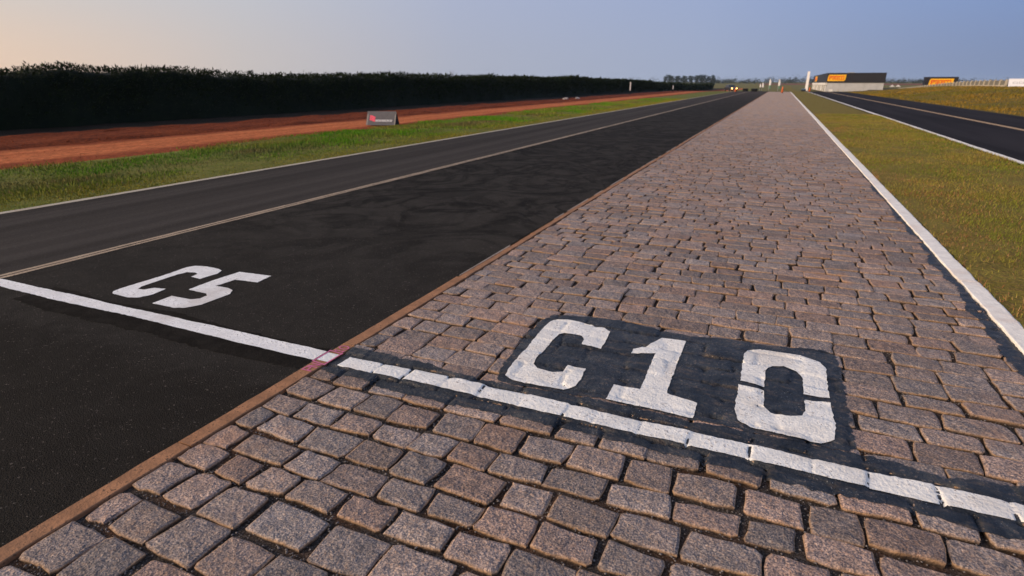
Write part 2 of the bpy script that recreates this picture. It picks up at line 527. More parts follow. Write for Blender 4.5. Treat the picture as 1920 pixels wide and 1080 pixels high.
M = {
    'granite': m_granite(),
    'joint': m_joint(),
    'asphalt': m_asphalt(),
    'road2': m_road2(),
    'white': m_paint('white_road_paint', (.80, .785, .765), (.15, .13, .115), 0.575),
    'white_stone': m_paint('white_stone_paint', (.82, .795, .75), (.16, .11, .09), 0.585, dirt=(.48, .36, .25), grain=0.016),
    'black_stone': m_black_stone(),
    'black_band': m_paint('black_band_paint', (.0155, .0134, .0114), (.03, .024, .02), 0.62, dirt=(.018, .015, .012), rough=0.95, var=0.35, spec=.04),
    'white_kerb': m_paint('white_kerb_paint', (.84, .79, .72), (.30, .22, .17), 0.66, dirt=(.62, .40, .28), grain=0.01),
    'cream_line': m_paint('cream_line_paint', (.46, .40, .31), (.08, .065, .055), 0.55, grain=0.006),
    'tan_line': m_paint('tan_line_paint', (.42, .315, .215), (.07, .055, .045), 0.54, grain=0.006, var=0.3),
    'orange_line': m_paint('orange_line_paint', (.42, .27, .14), (.06, .05, .04), 0.6),
    'pink': m_paint('pink_marker_paint', (.55, .14, .27), (.3, .16, .12), 0.60, grain=0.004),
    'edging': m_paint('edging_clay', (.33, .160, .080), (.035, .024, .018), 0.565, dirt=(.16, .095, .06), rough=0.9, grain=0.008, var=0.25),
    'edging_rim': plain('edging_concrete', (.30, .25, .21), 0.9, 0.4, 20),
    'pebble': plain('pebble_grey', (.19, .165, .155), 0.85, 0.7, 60),
    'verge_soil': m_grass_soil('verge_soil', (.11, .125, .022), (.17, .16, .035), (.13, .075, .03), 0.4, (.09, .15, .018)),
    'median_soil': m_grass_soil('median_soil', (.165, .125, .024), (.21, .165, .034), (.16, .080, .042), 0.55, (.15, .14, .026)),
    'bank_soil': m_grass_soil('bank_soil', (.17, .110, .018), (.115, .095, .016), (.21, .10, .035), 0.45, (.11, .125, .025)),
    'land': m_grass_soil('land', (.12, .12, .03), (.17, .145, .05), (.2, .11, .06), 0.35),
    'blade': m_blade('grass_blade'),
    'dirt_light': m_dirt('packed_red_dirt', (.52, .160, .058), (.40, .105, .036), edge=(.235, .052, .017)),
    'dirt_dark': m_dirt('loose_red_dirt', (.215, .046, .013), (.125, .024, .007), 2.0, 0.25),
    'soil_grey': m_dirt('grey_brown_soil', (.035, .022, .015), (.026, .019, .010), 1.5, 0.3),
    'field_red': m_dirt('ploughed_field', (.24, .09, .06), (.18, .065, .045), 0.05, 1.0),
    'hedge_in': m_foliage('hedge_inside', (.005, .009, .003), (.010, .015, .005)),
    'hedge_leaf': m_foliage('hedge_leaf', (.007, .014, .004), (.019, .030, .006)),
    'tree_leaf': m_foliage('tree_leaf', (.020, .034, .030), (.032, .045, .036)),
    'wood_leaf': m_foliage('wood_leaf', (.020, .030, .026), (.032, .036, .028)),
    'bark': plain('bark', (.09, .06, .045), 0.9, 0.4, 8),
    'twig': plain('dry_twig', (.12, .095, .075), 0.9, 0.3, 20),
    'black_clad': plain('black_cladding', (.016, .014, .018), 0.6, 0.2, 0.8),
    'grey_wall': plain('grey_wall', (.40, .40, .41), 0.7, 0.12, 0.5),
    'white_wall': plain('white_wall', (.62, .60, .58), 0.7, 0.12, 0.8),
    'glass_dark': plain('dark_opening', (.03, .035, .035), 0.25, 0.2, 1.0, 0.5),
    'yellow': plain('yellow_sign', (.80, .42, .012), 0.5, 0.06, 3),
    'red_print': plain('red_print', (.62, .05, .012), 0.5, 0.08, 4),
    'concrete': plain('pale_concrete', (.40, .35, .28), 0.9, 0.25, 1.2),
    'fence_grey': plain('fence_panel_grey', (.16, .145, .115), 0.8, 0.3, 1.5),
    'banner_white': plain('banner_white', (.80, .76, .74), 0.7, 0.08, 2),
    'banner_green': plain('banner_green', (.12, .21, .13), 0.7, 0.15, 2),
    'pole_grey': plain('pole_grey', (.35, .35, .36), 0.5, 0.1, 4),
    'cone_orange': plain('cone_orange', (.72, .14, .03), 0.55, 0.12, 5),
    'rubber': plain('black_rubber', (.012, .012, .013), 0.85, 0.3, 6),
    'board_grey': plain('board_grey', (.115, .108, .114), 0.75, 0.12, 9),
    'board_black': plain('board_black', (.008, .008, .013), 0.8, 0.2, 6),
    'board_white': plain('board_white', (.66, .66, .70), 0.6, 0.06, 3),
    'logo_pink': plain('logo_pink', (.80, .10, .15), 0.6, 0.06, 9),
    'print_white': plain('print_white', (.76, .74, .75), 0.6, 0.06, 9),
    'print_grey': plain('print_grey', (.33, .33, .36), 0.6, 0.06, 9),
    'trim_beige': plain('trim_beige', (.27, .235, .21), 0.7, 0.1, 9),
    'car_paint': plain('dark_car_paint', (.020, .018, .022), 0.35, 0.1, 3, 0.5),
    'chrome': plain('dull_metal', (.3, .3, .31), 0.4, 0.1, 4, 0.5, 0.6),
    'blue_case': plain('blue_case', (.07, .12, .19), 0.6, 0.1, 4),
    'post_white': plain('post_white', (.55, .52, .52), 0.7, 0.1, 4),
    'tent': plain('tent_canvas', (.62, .56, .50), 0.8, 0.1, 2),
    'pale_stone': plain('pale_stone', (.42, .36, .33), 0.9, 0.3, 6),
}


def m_headlight():
    m = bpy.data.materials.new('headlight_lit')
    m.use_nodes = True
    p = m.node_tree.nodes['Principled BSDF']
    p.inputs['Base Color'].default_value = (1, .85, .5, 1)
    p.inputs['Emission Color'].default_value = (1, .56, .12, 1)
    p.inputs['Emission Strength'].default_value = 7.0
    return m


M['headlight'] = m_headlight()

# ------------------------------------------------------------------ land, roads, verges
gx = np.unique(np.concatenate([np.arange(-60, 66, 2.0), np.arange(-300, 301, 20.0), np.arange(-1500, 1501, 150.0)]))
gy = np.unique(np.concatenate([np.arange(-30, 300, 5.0), np.arange(300, 700, 20.0), np.arange(-300, 2600, 100.0)]))
ground = link('ground', grid_mesh('ground', gx, gy, lambda X, Y: T(Y) + bank(X, Y) - 0.30 * (1 - sstep(260, 330, Y)) - 0.02), M['land'])
tag(ground, kind='structure')

track = strip('race_track', -8.62, -2.243, -0.006, M['asphalt'], nx=6, y1=186)
tag(track, kind='structure')
strip('edge_line', -8.62, -8.49, -0.002, M['cream_line'], track, y1=180, jitter=0.008, seed=3)['label'] = 'thin cream line along the far left edge of the track'
strip('lane_line', -5.735, -5.685, -0.002, M['tan_line'], track, y1=180, jitter=0.006, seed=5)['label'] = 'worn tan double line between the lanes'
strip('lane_line', -5.66, -5.615, -0.002, M['tan_line'], track, y1=180, jitter=0.006, seed=8)['label'] = 'worn tan double line between the lanes'

ys_d = np.concatenate([np.arange(-6, 45, 0.3), np.arange(45, 110, 2.5), np.arange(110, 300, 8.0)])


def relief(name, xs, ys, z0, amp, f, mat, seed, fade=0.0):
    fd = lambda X: 1 if not fade else sstep(0, fade, xs[-1] - X)
    return tag(link(name, grid_mesh(name, xs, ys, lambda X, Y: T(Y) + z0 - (0.11 * (1 - fd(X)) if fade else 0) + amp * fd(X) * vnoise(X, Y, seed, f) + amp * fd(X) * .6 * vnoise(X, Y, seed + 3, f * 2.7)), mat), kind='structure')


verge = relief('grass_verge', np.linspace(-13.35, -8.62, 14), ys_d, -0.022, 0.009, 0.9, M['verge_soil'], 4)
co = np.empty(len(verge.data.vertices) * 3, np.float32); verge.data.vertices.foreach_get('co', co); co = co.reshape(-1, 3)
lf = co[:, 0] < -13.3
co[lf, 0] += .28 * vnoise(co[lf, 1], co[lf, 1] * 0, 111, .5) + .22 * vnoise(co[lf, 1], co[lf, 1] * 0, 112, 1.7)
co[lf, 2] -= .03
verge.data.vertices.foreach_set('co', co.ravel())
dirt = relief('dirt_track', np.linspace(-18.8, -12.6, 24), ys_d, -0.050, 0.008, 0.7, M['dirt_light'], 6)
loose = relief('loose_dirt', np.linspace(-20.6, -17.0, 24), ys_d, 0.02, 0.05, 1.1, M['dirt_dark'], 8, 0.7)
grey = relief('soil_strip', np.linspace(-30, -20.3, 16), ys_d, -0.03, 0.04, 0.8, M['soil_grey'], 9)
# clods and small stones on the dirt
n = 2600
cx_ = np.where(rng.random(n) < .62, rng.uniform(-20.4, -17.1, n), rng.uniform(-17.1, -13.2, n)); cy_ = 3 + 75 * rng.random(n) ** 1.3
o_f = np.array([(0, 2, 4), (2, 1, 4), (1, 3, 4), (3, 0, 4), (2, 0, 5), (1, 2, 5), (3, 1, 5), (0, 3, 5)])
o_v = np.array([(1, 0, 0), (-1, 0, 0), (0, 1, 0), (0, -1, 0), (0, 0, 1), (0, 0, -1)], float)
CV = (o_v[None] * (rng.uniform(.006, .026, n) * np.where(cx_ < -17.1, 1.3, .8))[:, None, None] * rng.uniform(.6, 1.4, (n, 6, 1)) * np.array([1, 1, .7])) + np.stack([cx_, cy_, np.where(cx_ < -17.1, .02, -.045)], 1)[:, None]
tag(link('dirt_clods', from_np('dirt_clods', CV.reshape(-1, 3), (o_f[None] + 6 * np.arange(n)[:, None, None]).reshape(-1, 3)), M['dirt_dark']), 'small red clods and stones strewn over the dirt beside the hedge', 'clods', kind='stuff')
bpy.data.objects['dirt_clods'].data.materials[0] = M['dirt_light']
beyond = strip('field', -140, -30, -0.06, M['land'], nx=8, y1=300)
tag(beyond, kind='structure')

median = tag(link('grass_median', grid_mesh('grass_median', np.linspace(1.652, 4.5, 16), np.concatenate([np.arange(-6, 40, 0.25), np.arange(40, 130, 2.0), np.arange(130, 420, 10)]),
             lambda X, Y: T(Y) + 0.0 + 0.014 * vnoise(X, Y, 21, 1.3) + 0.008 * vnoise(X, Y, 22, 4.0) - 0.03 * sstep(4.2, 4.5, X)), M['median_soil']), kind='structure')
road2 = strip('service_road', 4.5, 10.75, -0.008, M['road2'], nx=6, y1=186)
tag(road2, kind='structure')
strip('edge_line', 4.53, 4.70, -0.004, M['white_kerb'], road2, y1=180, jitter=0.01, seed=13)['label'] = 'white line along the left edge of the service road'
strip('centre_line', 7.62, 7.86, -0.004, M['orange_line'], road2, y1=180, jitter=0.01, seed=15)['label'] = 'faded orange line down the service road'
bk = link('grass_bank', grid_mesh('grass_bank', np.concatenate([np.arange(10.75, 32, 0.5), np.arange(32, 70, 3)]), np.concatenate([np.arange(-6, 120, 0.8), np.arange(120, 320, 4)]),
          lambda X, Y: T(Y) + bank(X, Y) - 0.01 + (0.05 * vnoise(X, Y, 31, 0.8) + 0.05 * vnoise(X, Y, 33, 0.23)) * sstep(10.75, 13, X)), M['bank_soil'])
tag(bk, kind='structure')

redf = link('red_field', grid_mesh('red_field', np.linspace(-16, 150, 20), np.linspace(455, 600, 12), lambda X, Y: T(Y) + 0.06), M['field_red'])
tag(redf, kind='structure')

# ------------------------------------------------------------------ paving of granite setts
PX0, PX1 = -2.150, 1.505
BX = np.linspace(PX0 - 0.02, PX1 + 0.03, 60)
BY = np.concatenate([np.arange(-1.8, 9, 0.06), np.arange(9, 40, 0.5), np.arange(40, 110, 3.0), np.arange(110, 125.1, 1.5)])
bed = link('cobblestone_pavement', grid_mesh('cobblestone_pavement', BX, BY, lambda X, Y: T(Y) - 0.0185 + 0.004 * vnoise(X, Y, 41, 7.0) + 0.004 * vnoise(X, Y, 42, 19.0) + 0.006 * sstep(6, 20, Y)), M['joint'])
tag(bed, kind='structure')

cam_fw = Vector((-0.38033875, 0.86242239, -0.33402104))
cam_rt = Vector((math.cos(R(23.798)), math.sin(R(23.798)), 0))
cam_up = cam_rt.cross(cam_fw)


def shows(x, y):
    """rough pixel area of a sett seen from the camera, 0 when outside the frame"""
    q = Vector((x, y, -CAM_H))
    z = q.dot(cam_fw)
    if z < 0.1:
        return 0.0
    u = 1083.6 * q.dot(cam_rt) / z; v = 1083.6 * q.dot(cam_up) / z
    if abs(u) > 1060 or abs(v) > 620:
        return 0.0
    return 1.0 / z ** 3


def sett(cx, cy, L, W, npt, r, zt, tilt, fine):
    """outline of one sett as rings of vertices (local to its centre)"""
    pts = []
    hx, hy = L / 2, W / 2
    j = 0.009
    ro = r.gauss(0, .018)
    cj = [(r.uniform(-j, j), r.uniform(-j, j)) for _ in range(4)]
    cor = [(-hx + cj[0][0], -hy + cj[0][1]), (hx + cj[1][0], -hy + cj[1][1]), (hx + cj[2][0], hy + cj[2][1]), (-hx + cj[3][0], hy + cj[3][1])]
    if npt == 14:
        c0 = lambda: r.choice((.02, .03, .05, .09))
        lay = [(0, c0(), .0), (0, .36, 1), (0, .66, 1), (0, 1 - c0(), 0), (1, c0() * 1.6, .0), (1, .5, 1), (1, 1 - c0() * 1.6, 0), (2, c0(), 0), (2, .36, 1), (2, .66, 1), (2, 1 - c0(), 0), (3, c0() * 1.6, 0), (3, .5, 1), (3, 1 - c0() * 1.6, 0)]
    else:
        lay = [(0, .07, 0), (0, .93, 0), (1, .12, 0), (1, .88, 0), (2, .07, 0), (2, .93, 0), (3, .12, 0), (3, .88, 0)]
    for e, t, bulge in lay:
        t += r.uniform(-.05, .05) if bulge else r.uniform(-.008, .008)
        a, b_ = cor[e], cor[(e + 1) % 4]
        nx, ny = [(0, -1), (1, 0), (0, 1), (-1, 0)][e]
        d = r.uniform(-.0058, .0052) + bulge * 0.0015
        pts.append((a[0] + (b_[0] - a[0]) * t + nx * d, a[1] + (b_[1] - a[1]) * t + ny * d))
    pts = [(x - ro * y, y + ro * x) for x, y in pts]
    zf = lambda x, y: zt + tilt[0] * x + tilt[1] * y
    rings = []
    n = len(pts)
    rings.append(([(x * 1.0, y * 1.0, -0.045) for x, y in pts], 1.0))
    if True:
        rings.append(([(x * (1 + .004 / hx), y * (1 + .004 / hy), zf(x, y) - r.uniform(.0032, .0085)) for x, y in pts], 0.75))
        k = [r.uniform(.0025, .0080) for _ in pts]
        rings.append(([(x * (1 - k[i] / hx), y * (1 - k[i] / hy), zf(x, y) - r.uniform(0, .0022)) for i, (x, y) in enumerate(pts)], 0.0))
    v, e = [], []
    for rg, ed in rings:
        v += rg; e += [ed] * n
    f = []
    for i in range(len(rings) - 1):
        for q in range(n):
            f.append((i * n + q, i * n + (q + 1) % n, (i + 1) * n + (q + 1) % n, (i + 1) * n + q))
    top = (len(rings) - 1) * n
    if fine:
        v.append((r.uniform(-.02, .02), r.uniform(-.012, .012), zt + r.uniform(-.001, .003))); e.append(0.0)
        f += [(top + q, top + (q + 1) % n, len(v) - 1) for q in range(n)]
    else:
        f.append(tuple(range(top, top + n)))
    return v, f, e


# courses of setts: one course carries the white line, the others follow from it both ways
rows = [(2.272, .138, True)]
top = 2.272 - .018
while top > -1.7:
    W = max(.112, rnd.gauss(.142, .015))
    rows.append((top - W, W, False))
    top -= W + rnd.uniform(.022, .038)
y = 2.272 + .138 + .016
while y < 124.2:
    W = max(0.110, rnd.gauss(0.138, 0.013)) if y < 40 else 0.138
    rows.append((y, W, False))
    y += W + rnd.uniform(.016, .030)
setts = []
for y, W, line_row in rows:
    x = PX0 + rnd.uniform(0.004, 0.012)
    first = True
    while x < PX1 - 0.05:
        L = min(0.29, max(0.145, rnd.gauss(0.203 if y < 2.2 else 0.218, 0.030)))
        if first and rnd.random() < 0.5:
            L *= 0.55
        first = False
        L = min(L, PX1 - 0.012 - x)
        if PX1 - (x + L) < 0.11:
            L = PX1 - 0.014 - x
        if L > 0.33:
            L *= 0.5
        g = rnd.uniform(.007, .016) if line_row else (rnd.uniform(0.009, 0.030) if y > 2.2 else rnd.uniform(.014, .038))
        cx, cy = x + L / 2, y + W / 2
        wob = 0.010 * float(vnoise(cx, cy, 51, 0.9)) + 0.008 * float(vnoise(cx, cy, 52, 0.35))
        if 2.0 < cy < 2.6:
            wob *= .3
        setts.append((cx, cy + wob, L, W + (rnd.uniform(-.009, .007) if not line_row else 0)))
        x += L + g

order = sorted(range(len(setts)), key=lambda i: -shows(setts[i][0], setts[i][1]))
single = set(order[:298])
bv, bf = [], []          # triangles for draping the paint
SV, SF, ST = [], [], []
for i, (cx, cy, L, W) in enumerate(setts):
    fine = cy < 11
    r = rnd
    zt = r.gauss(0, 0.0026) + 0.004 * float(vnoise(cx, cy, 57, 0.8))
    tilt = (r.gauss(0, 0.012), r.gauss(0, 0.017))
    v, f, e = sett(cx, cy, L, W, 14 if fine else 8, r, zt, tilt, fine)
    a, h = r.random(), r.random()
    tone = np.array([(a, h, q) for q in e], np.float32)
    g0 = float(T(cy))
    if i in single:
        me = from_np('cobblestone', v, f, False, tone)
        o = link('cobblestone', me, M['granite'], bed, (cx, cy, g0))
    else:
        k = len(SV)
        SV += [(p[0] + cx, p[1] + cy, p[2] + g0) for p in v]
        SF += [tuple(q + k for q in t) for t in f]
        ST.append(tone)
    if 1.9 < cy < 3.9 or (cx > 1.15 and cy < 13):
        k = len(bv)
        bv += [(p[0] + cx, p[1] + cy, p[2] + g0) for p in v]
        bf += [tuple(q + k for q in t) for t in f]
me = from_np('cobblestone', SV, SF, False, np.concatenate(ST))
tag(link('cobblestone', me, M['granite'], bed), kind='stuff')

# stones as a height field for gravel and paint
k = len(bv)
bv += [(-3, -3, -0.017), (2, -3, -0.017), (2, 15, -0.017), (-3, 15, -0.017)]
bf.append((k, k + 1, k + 2, k + 3))
bvh = BVHTree.FromPolygons(bv, bf)


def hgt(x, y):
    h_ = bvh.ray_cast(Vector((x, y, 0.5)), Vector((0, 0, -1)))[0]
    return h_.z if h_ is not None else -0.014


def hmax(x, y, r_):
    return max(hgt(x, y), hgt(x + r_, y), hgt(x - r_, y), hgt(x, y + r_), hgt(x, y - r_))


# loose gravel lying in the joints close to the camera
near = [s for s in setts if s[1] < 4.2]
NB = np.array([(s[0], s[1], s[2] / 2 - .004, s[3] / 2 - .004) for s in near])
PV, PF = [], []
oct_f = np.array([(0, 2, 4), (2, 1, 4), (1, 3, 4), (3, 0, 4), (2, 0, 5), (1, 2, 5), (3, 1, 5), (0, 3, 5)])
oct_v = np.array([(1, 0, 0), (-1, 0, 0), (0, 1, 0), (0, -1, 0), (0, 0, 1), (0, 0, -1)], float)
cand = np.column_stack([rng.uniform(PX0 + .01, PX1 - .01, 90000), 0.4 + 3.6 * rng.random(90000) ** 1.5])
cnt = 0
for px, py in cand:
    if cnt > 11000:
        break
    d = (np.abs(NB[:, 0] - px) < NB[:, 2]) & (np.abs(NB[:, 1] - py) < NB[:, 3])
    if d.any():
        continue
    s = rng.uniform(.0016, .0060)
    v = oct_v * s * rng.uniform(.6, 1.3, (6, 1)) * np.array([1, 1, .7])
    an = rng.uniform(0, 6.28); c_, s_ = math.cos(an), math.sin(an)
    v = v @ np.array([(c_, -s_, 0), (s_, c_, 0), (0, 0, 1)])
    PV.append(v + (px, py, -0.015 + rng.uniform(0, .007)))
    PF.append(oct_f + 6 * cnt)
    cnt += 1
tag(link('joint_gravel', from_np('joint_gravel', np.concatenate(PV), np.concatenate(PF)), M['pebble'], bed), kind='stuff')

# clay coloured edging between track and setts
y = -1.8
while y < 124:
    L = rnd.uniform(0.95, 1.25) if y < 3.9 else rnd.uniform(0.8, 1.6)
    y1 = min(y + L, 124.5)
    if y < 3.95 < y1:
        y1 = 3.95
    x0, x1 = (-2.240, -2.156) if y < 3.9 else (-2.222, -2.158)
    j = rnd.uniform(-.002, .002) if y < 3.9 else rnd.uniform(-.012, .008)
    nn = max(4, int((y1 - y) / 0.08)) if y < 12 else 3
    yy = np.linspace(y + .004, y1 - .004, nn)
    v = []
    for q in yy:
        a = .0025 * float(vnoise(q, 0, 61, 9)); b_ = .004 * float(vnoise(q, 3, 62, 9)); z = float(T(q)) + .001 * float(vnoise(q, 1, 63, 4)) + (0.002 if y < 3.9 else rnd.uniform(0, .004))
        v += [(x0 + j + a, q, z - .05), (x0 + j + a, q, z - .003), (x0 + j + a + .004, q, z), (x1 + j + b_ - .004, q, z), (x1 + j + b_, q, z - .003), (x1 + j + b_, q, z - .05)]
    f = [(i * 6 + k, i * 6 + k + 1, (i + 1) * 6 + k + 1, (i + 1) * 6 + k) for i in range(nn - 1) for k in range(5)]
    f = [t[::-1] for t in f] + [tuple(range(6)), tuple(range((nn - 1) * 6, nn * 6))[::-1]]
    link('edging_strip', from_np('edging_strip', v, f), M['edging'], bed)
    y = y1
# thin crumbling concrete rim showing beside the narrow part of the edging
y = 4.0
while y < 26:
    L = rnd.uniform(.25, 1.1)
    if rnd.random() < 0.75:
        MB().prism([(-2.243, y), (-2.236, y), (-2.226 + rnd.uniform(-.006, .0), y + .04), (-2.226, y + L - .05), (-2.238, y + L), (-2.243, y + L)], -0.03, -0.001 + rnd.uniform(-.001, .001), 'z').build('concrete_rim', M['edging_rim'], bed)
    y += L + rnd.uniform(0, .5)

# white painted concrete kerb on the right
kj = [-5.53 + 5.505 * i for i in range(25)]
for i in range(len(kj) - 1):
    y0, y1 = kj[i] + .004, min(kj[i + 1] - .004, 125)
    nn = 70 if y0 < 12 else 8
    yy = np.linspace(y0, y1, nn)
    v = []
    dx = rnd.uniform(-.006, .006)
    for q in yy:
        w1 = (.003 * float(vnoise(q, 0, 71, 9)) + .002 * float(vnoise(q, 0, 72, 23))); w2 = (.004 * float(vnoise(q, 0, 73, 7)) + .004 * float(vnoise(q, 0, 74, 21)))
        z = float(T(q)) + .004
        x0, x1 = 1.517 + dx + w1, 1.650 + dx + w2
        v += [(x0, q, z - .08), (x0, q, z), (x0 + .006, q, z + .003), (x1 - .012, q, z + .003), (x1, q, z - .002), (x1, q, z - .08)]
    f = [(i2 * 6 + k + 1, i2 * 6 + k, (i2 + 1) * 6 + k, (i2 + 1) * 6 + k + 1) for i2 in range(nn - 1) for k in range(5)]
    f += [tuple(range(6)), tuple(range((nn - 1) * 6, nn * 6))[::-1]]
    link('kerb_stone', from_np('kerb_stone', v, [t[::-1] for t in f]), M['white_kerb'], bed)


# ------------------------------------------------------------------ paint on the setts and on the track
def dense(poly, step=0.02, jit=0.0015, seed=0, smooth_n=0):
    """walk round the outline with small irregular steps"""
    r = random.Random(seed)
    out = []
    n = len(poly)
    for i in range(n):
        a, b_ = poly[i], poly[(i + 1) % n]
        L = math.hypot(b_[0] - a[0], b_[1] - a[1])
        m_ = max(1, int(L / step))
        for q in range(m_):
            t = q / m_
            out.append((a[0] + (b_[0] - a[0]) * t + r.gauss(0, jit), a[1] + (b_[1] - a[1]) * t + r.gauss(0, jit)))
    return out


def sheet(name, poly, cell, hf, mat, parent, jit=0.0015, seed=0, skip=None, label=None, step=0.02):
    bd = dense(poly, step, jit, seed)
    xs = [p[0] for p in bd]; ys = [p[1] for p in bd]
    pts = [Vector(p) for p in bd]
    nb = len(pts)
    X = np.arange(min(xs) + cell / 2, max(xs), cell); Y = np.arange(min(ys) + cell / 2, max(ys), cell)
    P = np.array(bd); Q = np.roll(P, -1, 0)
    gx_, gy_ = np.meshgrid(X, Y)
    g = np.stack([gx_.ravel(), gy_.ravel()], 1)
    inside = np.zeros(len(g), bool)
    for a, b_ in zip(P, Q):
        c_ = ((a[1] > g[:, 1]) != (b_[1] > g[:, 1]))
        with np.errstate(divide='ignore', invalid='ignore'):
            xi = (b_[0] - a[0]) * (g[:, 1] - a[1]) / (b_[1] - a[1]) + a[0]
        inside ^= c_ & (g[:, 0] < xi)
    g = g[inside] + rng.uniform(-cell * .2, cell * .2, (inside.sum(), 2))
    pts += [Vector(p) for p in g]
    res = geometry.delaunay_2d_cdt(pts, [], [list(range(nb))], 1, 1e-5)
    vv = [(p.x, p.y, hf(p.x, p.y)) for p in res[0]]
    ff = [tuple(t) for t in res[2]]
    if skip is not None:
        ff = [t for t in ff if not skip(*[vv[q] for q in t])]
    ff = [t if ((vv[t[1]][0] - vv[t[0]][0]) * (vv[t[2]][1] - vv[t[0]][1]) - (vv[t[1]][1] - vv[t[0]][1]) * (vv[t[2]][0] - vv[t[0]][0])) > 0 else t[::-1] for t in ff]
    me = from_np(name, vv, ff, True)
    bm = bmesh.new(); bm.from_mesh(me)
    loose = [q for q in bm.verts if not q.link_faces]
    bmesh.ops.delete(bm, geom=loose, context='VERTS'); bm.to_mesh(me); bm.free()
    o = link(name, me, mat, parent)
    if label:
        o['label'] = label
    return o


def chaikin(poly, n=1, keep=0.2):
    for _ in range(n):
        out = []
        for i in range(len(poly)):
            a, b_ = poly[i], poly[(i + 1) % len(poly)]
            out += [(a[0] * (1 - keep) + b_[0] * keep, a[1] * (1 - keep) + b_[1] * keep), (a[0] * keep + b_[0] * (1 - keep), a[1] * keep + b_[1] * (1 - keep))]
        poly = out
    return poly


# numbers on the track
zt_ = lambda x, y: -0.0025
Cs = [(-4.485, 3.00), (-4.507, 3.233), (-4.480, 3.298), (-4.365, 3.322), (-4.215, 3.316), (-4.150, 3.290), (-4.114, 3.215), (-4.128, 3.058), (-4.245, 3.068), (-4.258, 3.140), (-4.307, 3.162), (-4.380, 3.140), (-4.400, 3.06), (-4.385, 2.740), (-4.355, 2.690), (-4.300, 2.700), (-4.262, 2.76), (-4.158, 2.780), (-4.135, 2.660), (-4.165, 2.570), (-4.240, 2.535), (-4.429, 2.543), (-4.476, 2.575), (-4.492, 2.660)]
sheet('painted_letter', Cs, 0.06, zt_, M['white'], track, 0.0015, 3, label='white stencilled letter C on the asphalt')
Fs = [(-3.985, 3.325), (-3.656, 3.352), (-3.630, 3.180), (-3.850, 3.160), (-3.862, 2.985), (-3.735, 2.990), (-3.660, 2.965), (-3.610, 2.893), (-3.614, 2.650), (-3.665, 2.560), (-3.740, 2.527), (-3.965, 2.527), (-3.975, 2.690), (-3.775, 2.695), (-3.735, 2.735), (-3.737, 2.800), (-3.780, 2.828), (-3.985, 2.838), (-4.000, 3.072)]
sheet('painted_digit', Fs, 0.06, zt_, M['white'], track, 0.0015, 4, label='white stencilled digit 5 on the asphalt')


def wavy(x0, x1, y0, y1, amp, seed, n=40):
    xs = np.linspace(x0, x1, n)
    lo = [(float(q), y0 + amp * float(vnoise(q, 0, seed, 2.2)) + amp * .4 * float(vnoise(q, 0, seed + 1, 7))) for q in xs]
    hi = [(float(q), y1 + amp * float(vnoise(q, 0, seed + 2, 2.2)) + amp * .4 * float(vnoise(q, 0, seed + 3, 7))) for q in xs[::-1]]
    return lo + hi


sheet('line_border', wavy(-5.0, -2.262, 2.14, 2.45, 0.035, 81), 0.2, lambda x, y: -0.0045, M['black_band'], track, 0.006, 6, label='band of black paint under the white line')
sheet('start_line', wavy(-6.1, -2.262, 2.290, 2.405, 0.009, 85, 70), 0.1, zt_, M['white'], track, 0.0015, 5, label='hand painted white line across the track')

# black ground colour, then white on top, draped over the setts
hb = lambda x, y: max(hmax(x, y, .005), -0.016) + 0.0016
blk_line = [(-2.150, 2.215), (-2.053, 2.189), (-1.888, 2.196), (-1.609, 2.166), (-1.292, 2.162), (-0.976, 2.183), (-0.55, 2.196), (-0.129, 2.190), (0.081, 2.190), (0.335, 2.184), (0.609, 2.196), (0.909, 2.170), (1.2, 2.18), (1.505, 2.17),
            (1.505, 2.55), (1.30, 2.535), (1.093, 2.53), (0.918, 2.50), (0.80, 2.475), (0.661, 2.505), (0.50, 2.52), (0.2, 2.50), (-0.2, 2.49), (-0.7, 2.50), (-1.05, 2.47), (-1.30, 2.465), (-1.43, 2.455), (-1.618, 2.500), (-1.80, 2.495), (-1.944, 2.513), (-2.150, 2.497)]
sheet('line_border', blk_line, 0.011, hb, M['black_stone'], bed, 0.005, 21, skip=lambda a, b_, c_: max(a[2], b_[2], c_[2]) < -0.0085 and float(vnoise(a[0], a[1], 98, 4.0)) > -.6, label='black painted border on both sides of the white line')
panel = [(-1.255, 3.40), (-1.225, 3.49), (-1.10, 3.52), (-0.90, 3.545), (-0.716, 3.556), (-0.62, 3.53), (-0.50, 3.512), (-0.299, 3.506), (-0.15, 3.53), (0.0, 3.545), (0.135, 3.542), (0.30, 3.575), (0.44, 3.592), (0.50, 3.55), (0.509, 3.388), (0.503, 2.95), (0.505, 2.56),
         (0.48, 2.52), (0.243, 2.506), (-0.169, 2.50), (-0.612, 2.51), (-0.970, 2.482), (-1.18, 2.478), (-1.222, 2.60), (-1.235, 2.80), (-1.275, 3.163)]
hp = lambda x, y: max(hmax(x, y, .007), -0.0105) + 0.0024
pan = sheet('number_panel', panel, 0.012, hp, M['black_stone'], bed, 0.006, 22, skip=lambda a, b_, c_: max(a[2], b_[2], c_[2]) < -0.0062 and float(vnoise(a[0], a[1], 99, 5.0)) > -0.25, label='black painted panel behind the white C10 on the setts')
hw = lambda x, y: max(hmax(x, y, .010), -0.0085) + 0.0056
